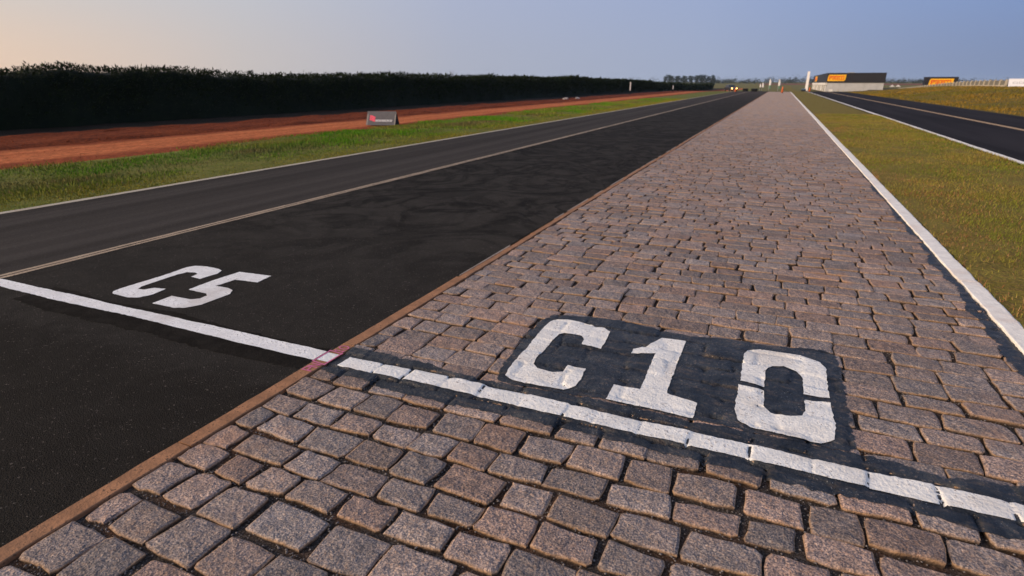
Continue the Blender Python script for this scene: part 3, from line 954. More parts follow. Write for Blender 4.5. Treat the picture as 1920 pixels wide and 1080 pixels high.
C10_C = [(-1.203, 3.230), (-1.200, 3.345), (-1.170, 3.405), (-1.10, 3.424), (-1.053, 3.424), (-0.93, 3.405), (-0.835, 3.385), (-0.795, 3.345), (-0.783, 3.270), (-0.778, 3.085), (-0.900, 3.090), (-0.912, 3.175), (-0.940, 3.214), (-1.055, 3.212), (-1.078, 3.180), (-1.080, 3.093), (-1.087, 2.801), (-1.072, 2.735), (-1.032, 2.690), (-0.935, 2.680), (-0.890, 2.705), (-0.886, 2.785), (-0.785, 2.790), (-0.768, 2.655), (-0.778, 2.580), (-0.823, 2.522), (-0.949, 2.508), (-1.120, 2.520), (-1.165, 2.555), (-1.178, 2.630)]
C10_1 = [(-0.475, 3.392), (-0.330, 3.398), (-0.329, 2.700), (-0.255, 2.678), (-0.172, 2.664), (-0.175, 2.514), (-0.389, 2.518), (-0.594, 2.514), (-0.598, 2.676), (-0.460, 2.688), (-0.467, 3.140), (-0.600, 3.090), (-0.598, 3.15), (-0.53, 3.235)]
C10_0a = [(0.010, 2.986), (0.006, 3.330), (0.030, 3.425), (0.09, 3.456), (0.309, 3.462), (0.40, 3.425), (0.434, 3.34), (0.432, 3.073), (0.431, 2.978), (0.3135, 2.974), (0.312, 3.176), (0.285, 3.240), (0.220, 3.278), (0.160, 3.250), (0.128, 3.170), (0.126, 2.976)]
C10_0b = [(0.003, 2.942), (0.127, 2.930), (0.130, 2.770), (0.160, 2.716), (0.229, 2.702), (0.295, 2.735), (0.315, 2.800), (0.3135, 2.915), (0.432, 2.936), (0.437, 2.685), (0.424, 2.590), (0.371, 2.532), (0.257, 2.530), (0.08, 2.538), (0.020, 2.58), (0.000, 2.68)]
deep = lambda a, b_, c_: min(a[2], b_[2], c_[2]) < -0.0016 and rnd.random() < 0.0
sheet('painted_letter', C10_C, 0.014, hw, M['white_stone'], pan, 0.0016, 31, label='white stencilled letter C on the black panel')
sheet('painted_digit', C10_1, 0.014, hw, M['white_stone'], pan, 0.0016, 32, label='white stencilled digit 1 on the black panel')
sheet('painted_digit', C10_0a, 0.014, hw, M['white_stone'], pan, 0.0016, 33, label='upper half of the white stencilled 0')
sheet('painted_digit', C10_0b, 0.014, hw, M['white_stone'], pan, 0.0016, 34, label='lower half of the white stencilled 0')
hl = lambda x, y: max(hmax(x, y, .0025), -0.016) + 0.0040
sheet('start_line', wavy(-2.085, 1.498, 2.280, 2.401, 0.008, 91, 90), 0.0075, hl, M['white_stone'], bed, 0.0016, 36,
      skip=lambda a, b_, c_: max(a[2], b_[2], c_[2]) < -0.0048, label='white line painted across the granite setts')
# black paint spilled along the white kerb
kb = [(1.42, -1.5)] + [(1.422 + .008 * max(0, q - 3.5) + .030 * float(vnoise(q, 0, 95, 2.5)) + .028 * float(vnoise(q, 0, 96, 7)), float(q)) for q in np.arange(-1.4, 12, 0.07)] + [(1.50, 12.2), (1.514, 12.2), (1.514, -1.5)]
sheet('kerb_paint', kb, 0.02, lambda x, y: max(hmax(x, y, .008), -0.012) + 0.0018, M['black_stone'], bed, 0.007, 38, label='black paint smeared along the white kerb')


# pink survey letters on the edging
def stroke(name, segs, w, mat, parent, z, label):
    mb = MB()
    for (a, b_) in segs:
        a = Vector(a); b_ = Vector(b_)
        d = (b_ - a).normalized(); n = Vector((-d.y, d.x)) * w / 2
        d2 = d * w * .35
        q = [a - d2 + n, a - d2 - n, b_ + d2 - n, b_ + d2 + n]
        k_ = len(mb.f) * 0.00012
        mb.add([(p.x, p.y, z + k_) for p in q], [(0, 1, 2, 3)])
    o = mb.build(name, mat, parent)
    o['label'] = label
    return o


zp = 0.0056
# letters read along +y with their tops towards the track (-x)
def glyph(y0, x0, hgt_, wid, segs):
    return [((x0 - a[1] * hgt_, y0 + a[0] * wid), (x0 - b_[1] * hgt_, y0 + b_[0] * wid)) for a, b_ in segs]


stroke('marker_letter', glyph(2.158, -2.162, .062, .034, [((0, 0), (0, 1)), ((0, 1), (1, .95)), ((1, .95), (1, .5)), ((1, .5), (0, .45))]), .008, M['pink'], bed, zp, 'pink letter P on the clay edging')
stroke('marker_letter', glyph(2.204, -2.162, .062, .034, [((0, 0), (0, 1)), ((0, 1), (1, 0)), ((1, 0), (1, 1))]), .008, M['pink'], bed, zp, 'pink letter N on the clay edging')
stroke('marker_digit', glyph(2.418, -2.160, .062, .02, [((.5, 0), (.5, 1)), ((0, 0), (1, 0)), ((.5, 1), (0, .75))]), .008, M['pink'], bed, zp, 'pink digit 1 on the clay edging')
stroke('marker_digit', glyph(2.455, -2.160, .062, .036, [((.3, 0), (0, .3)), ((0, .3), (0, .7)), ((0, .7), (.3, 1)), ((.3, 1), (.7, 1)), ((.7, 1), (1, .7)), ((1, .7), (1, .3)), ((1, .3), (.7, 0)), ((.7, 0), (.3, 0))]), .008, M['pink'], bed, zp, 'pink digit 0 on the clay edging')
MB().add([(-2.236, 2.285, zp - .001), (-2.150, 2.285, zp - .001), (-2.150, 2.385, zp - .001), (-2.236, 2.385, zp - .001)], [(0, 1, 2, 3)]).build('marker_patch', M['white'], bed)
stroke('marker_box', [((-2.243, 2.262), (-2.146, 2.250)), ((-2.150, 2.250), (-2.150, 2.405)), ((-2.146, 2.402), (-2.243, 2.410)), ((-2.240, 2.410), (-2.240, 2.262))], .010, M['pink'], bed, zp, 'pink box round a white patch on the clay edging')

# ------------------------------------------------------------------ grass blades


def blades(name, n, xy, hmin, hmax, wid, colf, lean, label, cat, zf):
    x, y = xy
    n = len(x)
    h = rng.uniform(hmin, hmax, n) if np.isscalar(hmin) else hmin
    an = rng.uniform(0, 2 * np.pi, n)
    la = rng.uniform(0, 2 * np.pi, n)
    le = rng.uniform(0.1, lean, n) * h
    d = np.hypot(x, y)
    w = wid * (1 + d / 14) * rng.uniform(.7, 1.3, n)
    z = zf(x, y)
    p0 = np.stack([x - np.cos(an) * w, y - np.sin(an) * w, z], 1)
    p1 = np.stack([x + np.cos(an) * w, y + np.sin(an) * w, z], 1)
    p2 = np.stack([x + np.cos(la) * le, y + np.sin(la) * le, z + h], 1)
    v = np.stack([p0, p1, p2], 1).reshape(-1, 3)
    f = np.arange(3 * n).reshape(-1, 3)
    c = colf(x, y, n)
    tone = np.repeat(c, 3, axis=0)
    tone[2::3] *= 1.25
    me = from_np(name, v, f, False, tone)
    return tag(link(name, me, M['blade']), label, cat, kind='stuff')


def lerp(a, b_, t):
    return np.array(a)[None] * (1 - t[:, None]) + np.array(b_)[None] * t[:, None]


# short dry lawn between the kerb and the service road
n = 230000
yy = 1.2 + 34 * rng.random(n) ** 1.9
xx = rng.uniform(1.640, 4.55, n)
patch = vnoise(xx, yy, 101, 1.7) + .5 * vnoise(xx, yy, 102, 5)
keep = rng.random(n) < np.clip(.72 + .5 * patch - .55 * (1 - sstep(1.75, 2.25, xx)) * (vnoise(xx, yy, 103, 1.1) > -.4), .08, 1)
xx, yy = xx[keep], yy[keep]


def col_median(x, y, n):
    g = np.clip(.5 + .75 * vnoise(x, y, 105, .9) + .45 * vnoise(x, y, 106, 2.6) + rng.normal(0, .22, n), 0, 1)
    c = lerp((.208, .170, .036), (.120, .142, .018), g)
    r = (rng.random(n) < .14 + .50 * (1 - sstep(1.75, 3.0, x)) * sstep(-.1, .5, vnoise(x, y, 107, 1.6)))
    c[r] = lerp((.19, .062, .028), (.30, .19, .09), rng.random(r.sum()))
    return c * rng.uniform(.6, 1.4, (n, 1))


blades('lawn_grass', n, (xx, yy), .014, .050, .0019, col_median, .9, 'short dry lawn grass between the white kerb and the service road', 'grass', lambda x, y: T(y) - .004)

# tufts leaning over the edge of the kerb
n = 5200
yy = 2.6 + 16 * rng.random(n) ** 1.5
xx = 1.645 + np.abs(rng.normal(0, .022, n)) + .012 * vnoise(yy, yy * 0, 109, 3.0)
keep = rng.random(n) < np.clip(.35 + .9 * vnoise(yy, yy * 0, 108, 1.3), 0, 1)
xx, yy = xx[keep], yy[keep]
blades('kerb_grass', n, (xx, yy), .02, .065, .0018, col_median, 1.3, 'grass tufts creeping over the edge of the white kerb', 'grass', lambda x, y: T(y) - .002)

# rougher grass on the verge left of the track
n = 210000
yy = 3.0 + 62 * rng.random(n) ** 1.5
xx = rng.uniform(-13.7, -8.66, n)
edge = -13.2 + .5 * vnoise(yy, yy * 0, 111, .5) + .3 * vnoise(yy, yy * 0, 112, 1.7)
dens = .55 + .5 * vnoise(xx, yy, 113, .55) + .3 * vnoise(xx, yy, 114, 2.1)
keep = (rng.random(n) < np.clip(dens, .12, 1)) & (xx > edge + rng.normal(0, .18, n))
xx, yy = xx[keep], yy[keep]
tall = np.clip(.45 + .8 * vnoise(xx, yy, 115, .7), 0, 1)
hh = (.022 + .068 * tall * (1 - sstep(-10.2, -8.9, xx))) * rng.uniform(.5, 1.3, len(xx))
hh = np.where((xx < -12.0) & (np.abs(yy - 18.5) < 2.0), np.minimum(hh, .035), hh)


def col_verge(x, y, n):
    g = np.clip(.5 + .75 * vnoise(x, y, 117, .55) + .35 * vnoise(x, y, 118, 2) + rng.normal(0, .18, n), 0, 1)
    c = lerp((.185, .185, .030), (.075, .215, .006), g)
    mid = (sstep(-12.3, -11.2, x) * (1 - sstep(-10.6, -9.6, x)) * np.clip(.35 + .9 * vnoise(x, y, 119, .8), 0, 1))[:, None]
    c = c * (1 - mid) + lerp((.155, .105, .060), (.12, .115, .030), rng.random(n)) * mid
    dry = sstep(-10.2, -8.9, x)[:, None]
    c = c * (1 - dry) + lerp((.235, .185, .022), (.175, .165, .02), rng.random(n)) * dry
    r = rng.random(n) < .07
    c[r] = (.19, .11, .06)
    return c * rng.uniform(.65, 1.25, (n, 1))


blades('verge_grass', n, (xx, yy), hh, None, .0036, col_verge, .6, 'rough green and straw grass on the verge left of the race track', 'grass', lambda x, y: T(y) - .02)

# dry tussocks on the bank at the right
n = 70000
yy = 26 + 95 * rng.random(n) ** 1.2
xx = rng.uniform(10.9, 26, n)
keep = rng.random(n) < np.clip(.5 + .6 * vnoise(xx, yy, 121, .5), .1, 1)
xx, yy = xx[keep], yy[keep]


def col_bank(x, y, n):
    g = np.clip(.5 + .8 * vnoise(x, y, 123, .3) + rng.normal(0, .2, n), 0, 1)
    return lerp((.205, .120, .020), (.105, .095, .014), g) * rng.uniform(.7, 1.2, (n, 1))


blades('bank_grass', n, (xx, yy), .05, .17, .006, col_bank, .6, 'dry golden tussock grass on the bank right of the service road', 'grass', lambda x, y: T(y) + bank(x, y) - .02)

# ------------------------------------------------------------------ hedge
hedge = tag(empty('hedge', (-24.4, -12, 0)), 'long tall dark clipped hedge running along the red dirt strip', 'hedge')
hy0, hy1 = -12.0, 246.0


def hedge_top(y):
    y = np.asarray(y, float)
    return 2.14 - .55 * sstep(70, 150, y) + .15 * vnoise(y, y * 0, 131, .16) + .12 * vnoise(y, y * 0, 132, .42) + .07 * vnoise(y, y * 0, 133, 1.4)


ysH = np.concatenate([np.arange(hy0, 60, .4), np.arange(60, hy1, 2.5)])
prof = [(0.15, 0), (0.05, .35), (0.0, .7), (-.02, .92), (-.35, .985), (-1.5, 1.0), (-2.7, .98), (-3.0, .9), (-3.05, .4), (-2.95, 0)]
v = []
for q in ysH:
    h = float(hedge_top(q)) - .13
    for k_, (dx, t) in enumerate(prof):
        nzv = .14 * float(vnoise(q, t * 3 + k_, 135, .9))
        v.append((-24.48 + dx - .10 + nzv, q, float(T(q)) - .05 + t * h + (.06 * float(vnoise(q, dx, 136, 1.1)) + .05 * float(vnoise(q, dx, 137, 2.3)) if t > .5 else 0)))
m_ = len(prof)
f = [(i * m_ + k_, (i + 1) * m_ + k_, (i + 1) * m_ + k_ + 1, i * m_ + k_ + 1) for i in range(len(ysH) - 1) for k_ in range(m_ - 1)]
f += [tuple(range(m_)), tuple(range((len(ysH) - 1) * m_, len(ysH) * m_))[::-1]]
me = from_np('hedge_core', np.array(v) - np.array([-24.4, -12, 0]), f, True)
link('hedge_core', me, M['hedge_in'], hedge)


def leaves(P, D, size, flat=.55):
    """leaf shaped quads at points P growing along D"""
    n = len(P)
    D = D / np.linalg.norm(D, axis=1, keepdims=True)
    a = rng.normal(size=(n, 3))
    s = np.cross(D, a); s /= np.linalg.norm(s, axis=1, keepdims=True)
    L = size[:, None] if not np.isscalar(size) else size
    w = L * rng.uniform(.10, .24, (n, 1))
    v = np.stack([P, P + D * L * .45 + s * w, P + D * L, P + D * L * .5 - s * w], 1)
    return v.reshape(-1, 3), np.arange(4 * n).reshape(-1, 4)


LV = []
n = 110000
yy = hy0 + (hy1 - hy0) * rng.random(n) ** 2.4
tt = rng.random(n)
top = hedge_top(yy)
d = np.hypot(yy, 24.4)
# front face
nf = int(n * .5)
zf_ = tt[:nf] ** .55 * top[:nf]
P = np.stack([np.full(nf, -24.52) + rng.normal(0, .09, nf) + .12 * vnoise(yy[:nf], zf_, 141, .9), yy[:nf], T(yy[:nf]) + zf_], 1)
D = np.stack([rng.uniform(.2, 1, nf), rng.normal(0, .6, nf), rng.uniform(-.2, 1.1, nf)], 1)
v1, f1 = leaves(P, D, (.06 + .0024 * d[:nf]) * rng.uniform(.6, 1.6, nf))
# top, with longer shoots standing up
nt_ = n - nf
P2x = -24.6 - 2.6 * rng.random(nt_) ** 1.7
P2 = np.stack([P2x, yy[nf:], T(yy[nf:]) + top[nf:] - .14 + rng.normal(0, .06, nt_) + .10 * vnoise(yy[nf:], P2x, 144, 1.9)], 1)
D2 = np.stack([rng.normal(.1, .5, nt_), rng.normal(-.35, .5, nt_), rng.uniform(.3, 1.1, nt_)], 1)
cl = np.clip(.45 + .9 * vnoise(yy[nf:], P2[:, 0], 143, 1.3), .1, 1.4)
v2, f2 = leaves(P2, D2, (.06 + .13 * np.minimum(cl, 1) * rng.random(nt_) ** 3 + .0015 * d[nf:]))
V = np.concatenate([v1, v2]); F = np.concatenate([f1, f2 + len(v1)])
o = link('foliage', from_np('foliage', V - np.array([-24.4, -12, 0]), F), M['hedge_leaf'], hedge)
tag(o, kind='stuff')

# bare shrub poking over the hedge
sh = tag(empty('shrub', (-26.6, 47.6, 0)), 'thin bare grey shrub sticking up above the hedge', 'shrub')
mb = MB()
mb.tube([(0, 0, 0), (.05, 0, 1.2), (.0, .05, 1.9)], [.035, .025, .015], 6)
mb.build('trunk', M['bark'], sh)
for k_ in range(16):
    mb = MB()
    z = rnd.uniform(1.2, 1.9); a = rnd.uniform(0, 6.28); L = rnd.uniform(.4, .95)
    p1 = (math.cos(a) * L * .35, math.sin(a) * L * .35, z + L * .6); p2 = (math.cos(a) * L * .55 + .05, math.sin(a) * L * .5, min(z + L, 2.62))
    mb.tube([(.03, .02, z), p1, p2], [.012, .008, .004], 4)
    for _ in range(5):
        t = rnd.random()
        q = (p1[0] + (p2[0] - p1[0]) * t, p1[1] + (p2[1] - p1[1]) * t, p1[2] + (p2[2] - p1[2]) * t)
        mb.tube([q, (q[0] + rnd.uniform(-.15, .15), q[1] + rnd.uniform(-.15, .15), q[2] + rnd.uniform(.02, .16))], [.006, .003], 3)
    mb.build('branch', M['twig'], sh)

# ------------------------------------------------------------------ far trees
TREE_PROTOS = []


def tree_proto(h, w, seed):
    r = np.random.default_rng(seed)
    t = empty('tree', (0, 0, 0))
    mb = MB().tube([(0, 0, -.2), (.05, .02, h * .4), (0, .05, h * .85)], [h * .03, h * .022, h * .008], 6)
    for k_ in range(5):
        a = r.uniform(0, 6.28); z = h * r.uniform(.3, .65)
        mb.tube([(0, 0, z), (math.cos(a) * w * .3, math.sin(a) * w * .3, z + h * .14)], [h * .012, h * .005], 4)
    mb.build('trunk', M['bark'], t)
    Ps = []
    for k_ in range(26):
        a = r.uniform(0, 6.28); q = r.uniform(.08, 1.0)
        rad = w * .5 * (1 - .55 * abs(q - .55) * 1.6) * r.uniform(.2, .95)
        c = np.array([math.cos(a) * rad, math.sin(a) * rad, h * q])
        Ps.append(c + r.normal(0, 1, (46, 3)) * np.array([w * .10, w * .10, h * .05]))
    P = np.concatenate(Ps)
    P[:, 2] = np.clip(P[:, 2], h * .08, h * 1.02)
    v, f = leaves(P, r.normal(size=P.shape) + np.array([0, 0, .3]), h * .07 * r.uniform(.6, 1.5, len(P)))
    link('crown', from_np('crown', v, f), M['tree_leaf'], t)
    return t


protos = [tree_proto(6.0, 3.0, 1), tree_proto(5.6, 3.8, 2), tree_proto(6.6, 3.4, 3)]
grove = [(-74.0, 430, .98), (-72.1, 434, 1.12), (-69.3, 428, 1.02), (-67.4, 436, 1.0), (-65.0, 430, .98), (-62.9, 437, 1.03), (-60.8, 430, .97), (-58.6, 434, 1.0), (-56.6, 428, .94), (-54.4, 436, .98), (-52.4, 430, 1.05), (-50.3, 434, 1.12), (-48.3, 429, 1.10), (-46.2, 436, .95), (-43.6, 432, 1.08), (-42.0, 430, .8)]
glab = ['leftmost tree of the far grove, standing slightly apart beyond the hedge', 'taller tree second from the left in the far grove']
used = [False] * 3
for i, (x, y, s) in enumerate(grove):
    k_ = i % 3
    t = protos[k_] if not used[k_] else copy_tree(protos[k_])
    used[k_] = True
    s2 = s * 5.75 / [6.0, 5.6, 6.6][k_]
    t.location = (x, y, float(T(y)))
    t.scale = (s2 * 1.35, s2 * 1.35, s2)
    t.rotation_euler = (0, 0, rnd.uniform(0, 6.28))
    if i == 0:
        lab, grp = 'leftmost tree of the far grove, a slim one beyond the end of the hedge', 'trees of the far grove'
    elif i == len(grove) - 1:
        lab, grp = 'low small tree at the right end of the far grove', 'trees of the far grove'
    elif i == len(grove) - 2:
        lab, grp = 'tall narrow tree near the right end of the far grove', 'trees of the far grove'
    else:
        lab, grp = 'dark bluish tree of the far grove above the hedge, %s from the left' % ['', 'second', 'third', 'fourth', 'fifth', 'sixth', 'seventh', 'eighth', 'ninth', 'tenth', 'eleventh', 'twelfth', 'thirteenth', 'fourteenth'][i], 'trees of the far grove'
    tag(t, lab, 'tree', grp)

# far woods that read as one dark band
WV, WF = [], []
off = 0
for (xa, xb, y, ha, cnt_) in [(-62, -18, 640, 3.4, 80), (-20, 46, 660, 4.2, 120), (46, 160, 700, 3.0, 120), (120, 260, 760, 3.5, 90), (-400, -60, 760, 5, 160)]:
    for k_ in range(cnt_):
        x = rng.uniform(xa, xb); h = ha * 1.3 * rng.uniform(.55, 1.25) * (1.35 if rng.random() < .06 else 1)
        c = np.array([x, y + rng.uniform(-15, 25), float(T(y)) + h * .5])
        P = c + rng.normal(0, 1, (34, 3)) * np.array([1.5, 1.5, h * .24])
        P[:, 2] = np.clip(P[:, 2], float(T(y)), None)
        v, f = leaves(P, rng.normal(size=P.shape), rng.uniform(.6, 1.5, len(P)))
        WV.append(v); WF.append(f + off); off += len(v)
tag(link('far_woods', from_np('far_woods', np.concatenate(WV), np.concatenate(WF)), M['wood_leaf']), 'low dark woods along the horizon behind the red field', 'woods', kind='stuff')


# ------------------------------------------------------------------ lettering
def text_mesh(body, height, width, depth=0.004, bold=0.0):
    cu = bpy.data.curves.new('lettering', 'FONT')
    cu.body = body
    cu.extrude = depth
    cu.offset = bold
    cu.resolution_u = 3
    o = bpy.data.objects.new('lettering', cu)
    COL.objects.link(o)
    dg = bpy.context.evaluated_depsgraph_get()
    me = bpy.data.meshes.new_from_object(o.evaluated_get(dg))
    bpy.data.objects.remove(o)
    n = len(me.vertices)
    co = np.empty(n * 3, np.float32); me.vertices.foreach_get('co', co); co = co.reshape(-1, 3)
    mn, mx = co.min(0), co.max(0)
    co[:, 0] = (co[:, 0] - mn[0]) / (mx[0] - mn[0]) * width
    co[:, 1] = (co[:, 1] - mn[1]) / (mx[1] - mn[1]) * height
    me.vertices.foreach_set('co', co.ravel())
    me.update()
    return me


def sign_plate(parent, w, h, loc, rot, cut=True):
    """yellow plate with slanted end and red capital lettering with a long first letter"""
    k_ = h * .22
    poly = [(0, 0), (w - k_ * 1.2, 0), (w - k_ * .3, k_), (w, h), (k_, h), (k_ * .25, h - k_)] if cut else [(0, 0), (w, 0), (w, h), (0, h)]
    pl = MB().prism(poly, 0, .06, 'z').build('sign_plate', M['yellow'], parent)
    pl.location = loc
    pl.rotation_euler = rot
    t1 = text_mesh('P', h * .62, w * .16, .01, .02)
    a = link('lettering', t1, M['red_print'], pl, (w * .08, h * .19, .072))
    a['label'] = 'red letters PIRELLI'
    # long roof of the first letter over the others
    t2 = text_mesh('IRELLI', h * .44, w * .62, .01, .02)
    b_ = link('lettering', t2, M['red_print'], pl, (w * .275, h * .19, .072))
    b_['label'] = 'red letters PIRELLI'
    MB().box(w * .20, w * .90, h * .68, h * .80, .062, .082).build('lettering', M['red_print'], pl)['label'] = 'long bar of the first red letter'
    return pl


# ------------------------------------------------------------------ pit building
B0 = -0.72
bl = tag(empty('pit_building', (11.1, 190, B0)), 'long low pit building with black upper storey and yellow sign, beside the service road', 'building')
h1, h2 = 2.36, 4.80
MB().box(.25, 13.8, .25, 80, 0, h1).build('wall', M['grey_wall'], bl)
for k_ in range(9):
    x0 = .3 + 1.5 * k_
    MB().box(x0 + .02, x0 + 1.46, .19, .248, .06, h1 - .12).build('wall_panel', M['grey_wall'], bl)
fas = MB().box(0, 13.95, 0, 80.2, h1, h2).build('fascia', M['black_clad'], bl)
for k_ in range(6):
    MB().box(.03 + 2.32 * k_, .03 + 2.32 * k_ + 2.28, -.03, -.002, h1 + .03, h2 - .03).build('cladding_panel', M['black_clad'], bl)
MB().box(-.10, 14.05, -.10, 80.3, h2, h2 + .07).build('roof', M['black_clad'], bl)
MB().box(5.6, 7.0, 6, 8, h2 + .07, h2 + .32).build('roof_vent', M['pole_grey'], bl)
sign_plate(bl, 4.45, 1.62, (-.12 + .25, -.035, h1 + .42), (R(90), 0, 0))
sg = sign_plate(bl, 14.0, 1.7, (-.035, 66, h1 + .42), (R(90), 0, R(-90)))
# side towards the road: beam, posts and open garages
MB().box(-.28, .20, .3, 79, h1 - .62, h1 - .02).build('canopy_beam', M['white_wall'], bl)
for k_ in range(11):
    yb = .6 + 7.6 * k_
    MB().box(-.24, -.02, yb, yb + .5, 0, h1 - .62).build('post', M['white_wall'], bl)
for k_ in range(10):
    yb = 1.6 + 7.6 * k_
    MB().box(.18, .247, yb, yb + 5.8, .02, h1 - .75).build('garage_door', M['glass_dark'] if k_ % 3 else M['grey_wall'], bl)
# low things in front of the building
for (x, w_, hh_, mt, nm, lb, ct) in [(12.3, .9, .55, 'white_wall', 'crate', 'small white crate by the left end of the pit building front', 'crate'),
                                     (22.2, 2.2, .42, 'rubber', 'tyre_barrier', 'low black barrier in front of the right end of the pit building', 'barrier')]:
    t = tag(empty(nm, (x, 187.5, float(T(187.5)))), lb, ct)
    MB().box(-w_ / 2, w_ / 2, -.3, .3, 0, hh_).build('body', M[mt], t, bevel=.04)
    MB().box(-w_ / 2 - .03, w_ / 2 + .03, -.33, .33, hh_ + .002, hh_ + .06).build('lid' if nm == 'crate' else 'cover', M[mt], t)
# row of short pale bollards in front of the building
for k_ in range(6):
    x = 14.0 + 1.3 * k_
    t = tag(empty('bollard', (x, 186.5, float(T(186.5)))), '%s short pale bollard from the left before the grey pit building wall' % ['first', 'second', 'third', 'fourth', 'fifth', 'sixth'][k_], 'bollard', 'bollards before the pit building')
    MB().lathe([(.09, 0), (.09, .5), (.06, .56), (.0, .58)], 8).build('post', M['concrete'], t)

# second black sign building behind the fence
b2 = tag(empty('sign_hoarding', (34.0, 190, float(T(190)))), 'black hoarding with a big yellow panel standing behind the pale fence', 'hoarding')
MB().box(0, 7.1, 0, 2.5, 0, 3.62).build('panel', M['black_clad'], b2)
MB().box(-.08, 7.18, -.08, 2.58, 3.62, 3.70).build('coping', M['black_clad'], b2)
sign_plate(b2, 5.35, 1.75, (.85, -.02, 1.52), (R(90), 0, 0))

# ------------------------------------------------------------------ fence on the bank
fe = tag(empty('fence', (25.2, 93.4, 0)), 'long pale concrete post fence along the top of the grass bank', 'fence')
fp = [(25.15, 92.9), (27.5, 138), (29.8, 227)]


def fpt(y):
    return (np.interp(y, [p[1] for p in fp], [p[0] for p in fp]))


fy = 93.4
while fy < 226:
    ny = fy + 2.8
    x0, x1 = float(fpt(fy)), float(fpt(ny))
    z0 = float(T(fy) + bank(x0, fy)) - .05; z1 = float(T(ny) + bank(x1, ny)) - .05
    o_ = Vector((25.2, 93.4, 0))
    MB().add([Vector(q) - o_ for q in [(x0 - .14, fy, z0), (x0 + .14, fy, z0), (x0 + .14, fy + .16, z0), (x0 - .14, fy + .16, z0), (x0 - .11, fy, z0 + .92), (x0 + .11, fy, z0 + .92), (x0 + .11, fy + .14, z0 + .92), (x0 - .11, fy + .14, z0 + .92)]],
             [(3, 2, 1, 0), (4, 5, 6, 7), (0, 1, 5, 4), (1, 2, 6, 5), (2, 3, 7, 6), (3, 0, 4, 7)]).build('post', M['concrete'], fe)
    for (za, zb, mt, nm, th) in ((.0, .26, 'concrete', 'base_slab', .05), (.27, .50, 'fence_grey', 'plank', .03), (.52, .80, 'fence_grey', 'plank', .03)):
        q = [(x0 - th, fy + .17, z0 + za), (x0 + th, fy + .17, z0 + za), (x1 + th, ny - .01, z1 + za), (x1 - th, ny - .01, z1 + za), (x0 - th, fy + .17, z0 + zb), (x0 + th, fy + .17, z0 + zb), (x1 + th, ny - .01, z1 + zb), (x1 - th, ny - .01, z1 + zb)]
        MB().add([Vector(p) - o_ for p in q], [(3, 2, 1, 0), (4, 5, 6, 7), (0, 1, 5, 4), (1, 2, 6, 5), (2, 3, 7, 6), (3, 0, 4, 7)]).build(nm, M[mt], fe)
    fy = ny


# ------------------------------------------------------------------ advertising boards
def a_board(loc, rz, w, h, dep, face, label):
    """A-frame board: local x along the face, -y towards the viewer"""
    t = tag(empty('advertising_board', loc, rz), label, 'advertising board')
    th = .022
    sl = math.atan2(dep / 2, h)
    for s, nm in ((-1, 'front_panel'), (1, 'back_panel')):
        p = [(0, s * dep / 2, 0), (w, s * dep / 2, 0), (w, s * .006, h), (0, s * .006, h)]
        q = [(a, b_ - s * th, c_) for a, b_, c_ in p]
        q[2] = (w, s * .001, h); q[3] = (0, s * .001, h)
        fcs = [(0, 1, 2, 3), (7, 6, 5, 4), (0, 4, 5, 1), (1, 5, 6, 2), (2, 6, 7, 3), (3, 7, 4, 0)]
        MB().add(p + q, fcs if s < 0 else [g_[::-1] for g_ in fcs]).build(nm, face if s < 0 else M['board_black'], t)
    for x in (.01, w - .03):
        MB().prism([(-dep / 2 + th * 1.5, .0), (dep / 2 - th * 1.5, .0), (0, h - .05)], x, x + .02, 'x').build('side_panel', M['board_black'], t)
    return t, sl


ab, sl = a_board((-14.27, 18.44, 0.0), math.atan2(.29, .957), 1.14, .50, .62, M['board_grey'], 'grey A-frame advertising board with a pink emblem on the dirt strip edge')
ab_c = Matrix.Translation((0, 0, 0))
ab.location = (-14.45 - .31 * .29, 18.83 + .31 * .957, -.02)


def on_face(parent, polys, mat, name, label, dep, h, lift=.004):
    """flat print laid on the sloping front panel; polygon in (x, distance up the face)"""
    mb = MB()
    L = math.hypot(dep / 2, h)
    up = Vector((0, dep / 2 / L, h / L)); nr = Vector((0, -h / L, dep / 2 / L))
    for poly in polys:
        a = [Vector((x, -dep / 2, 0)) + up * s + nr * lift for x, s in poly]
        mb.add(a, [tuple(range(len(a)))])
    o = mb.build(name, mat, parent)
    o['label'] = label
    return o


fl = []
for k_ in range(3):
    s0 = .365 - k_ * .074
    fl.append([(.125, s0 - .012), (.125, s0 + .052), (.21, s0 + .040), (.30, s0 - .002), (.345, s0 - .014), (.345, s0 - .078), (.29, s0 - .066), (.205, s0 - .024)])
on_face(ab, fl, M['logo_pink'], 'emblem', 'pink flag shaped emblem of three waving stripes', .62, .50, .006)
wd = []
x = .365
for k_, w_ in enumerate([.055, .045, .045, .04, .045, .04, .045, .045, .05, .045, .045]):
    wd += [[(x, 0.1450), (x + w_ * .30, 0.1450), (x + w_ * .30, 0.2300), (x, 0.2300)], [(x + w_ * .3, 0.2079), (x + w_ * .85, 0.2079), (x + w_ * .85, 0.2300), (x + w_ * .3, 0.2300)]]
    if k_ % 2 == 0:
        wd.append([(x + w_ * .55, 0.1450), (x + w_ * .85, 0.1450), (x + w_ * .85, 0.2045), (x + w_ * .55, 0.2045)])
    else:
        wd += [[(x + w_ * .3, 0.1450), (x + w_ * .85, 0.1450), (x + w_ * .85, 0.1637), (x + w_ * .3, 0.1637)], [(x + w_ * .3, 0.1773), (x + w_ * .75, 0.1773), (x + w_ * .75, 0.1960), (x + w_ * .3, 0.1960)]]
    x += w_ + .012
wd.append([(x - .02, 0.1450), (x + .01, 0.2300), (x + .028, 0.2300), (x - .002, 0.1450)])
on_face(ab, wd, M['print_white'], 'lettering', 'one line of small white lettering', .62, .50, .006)
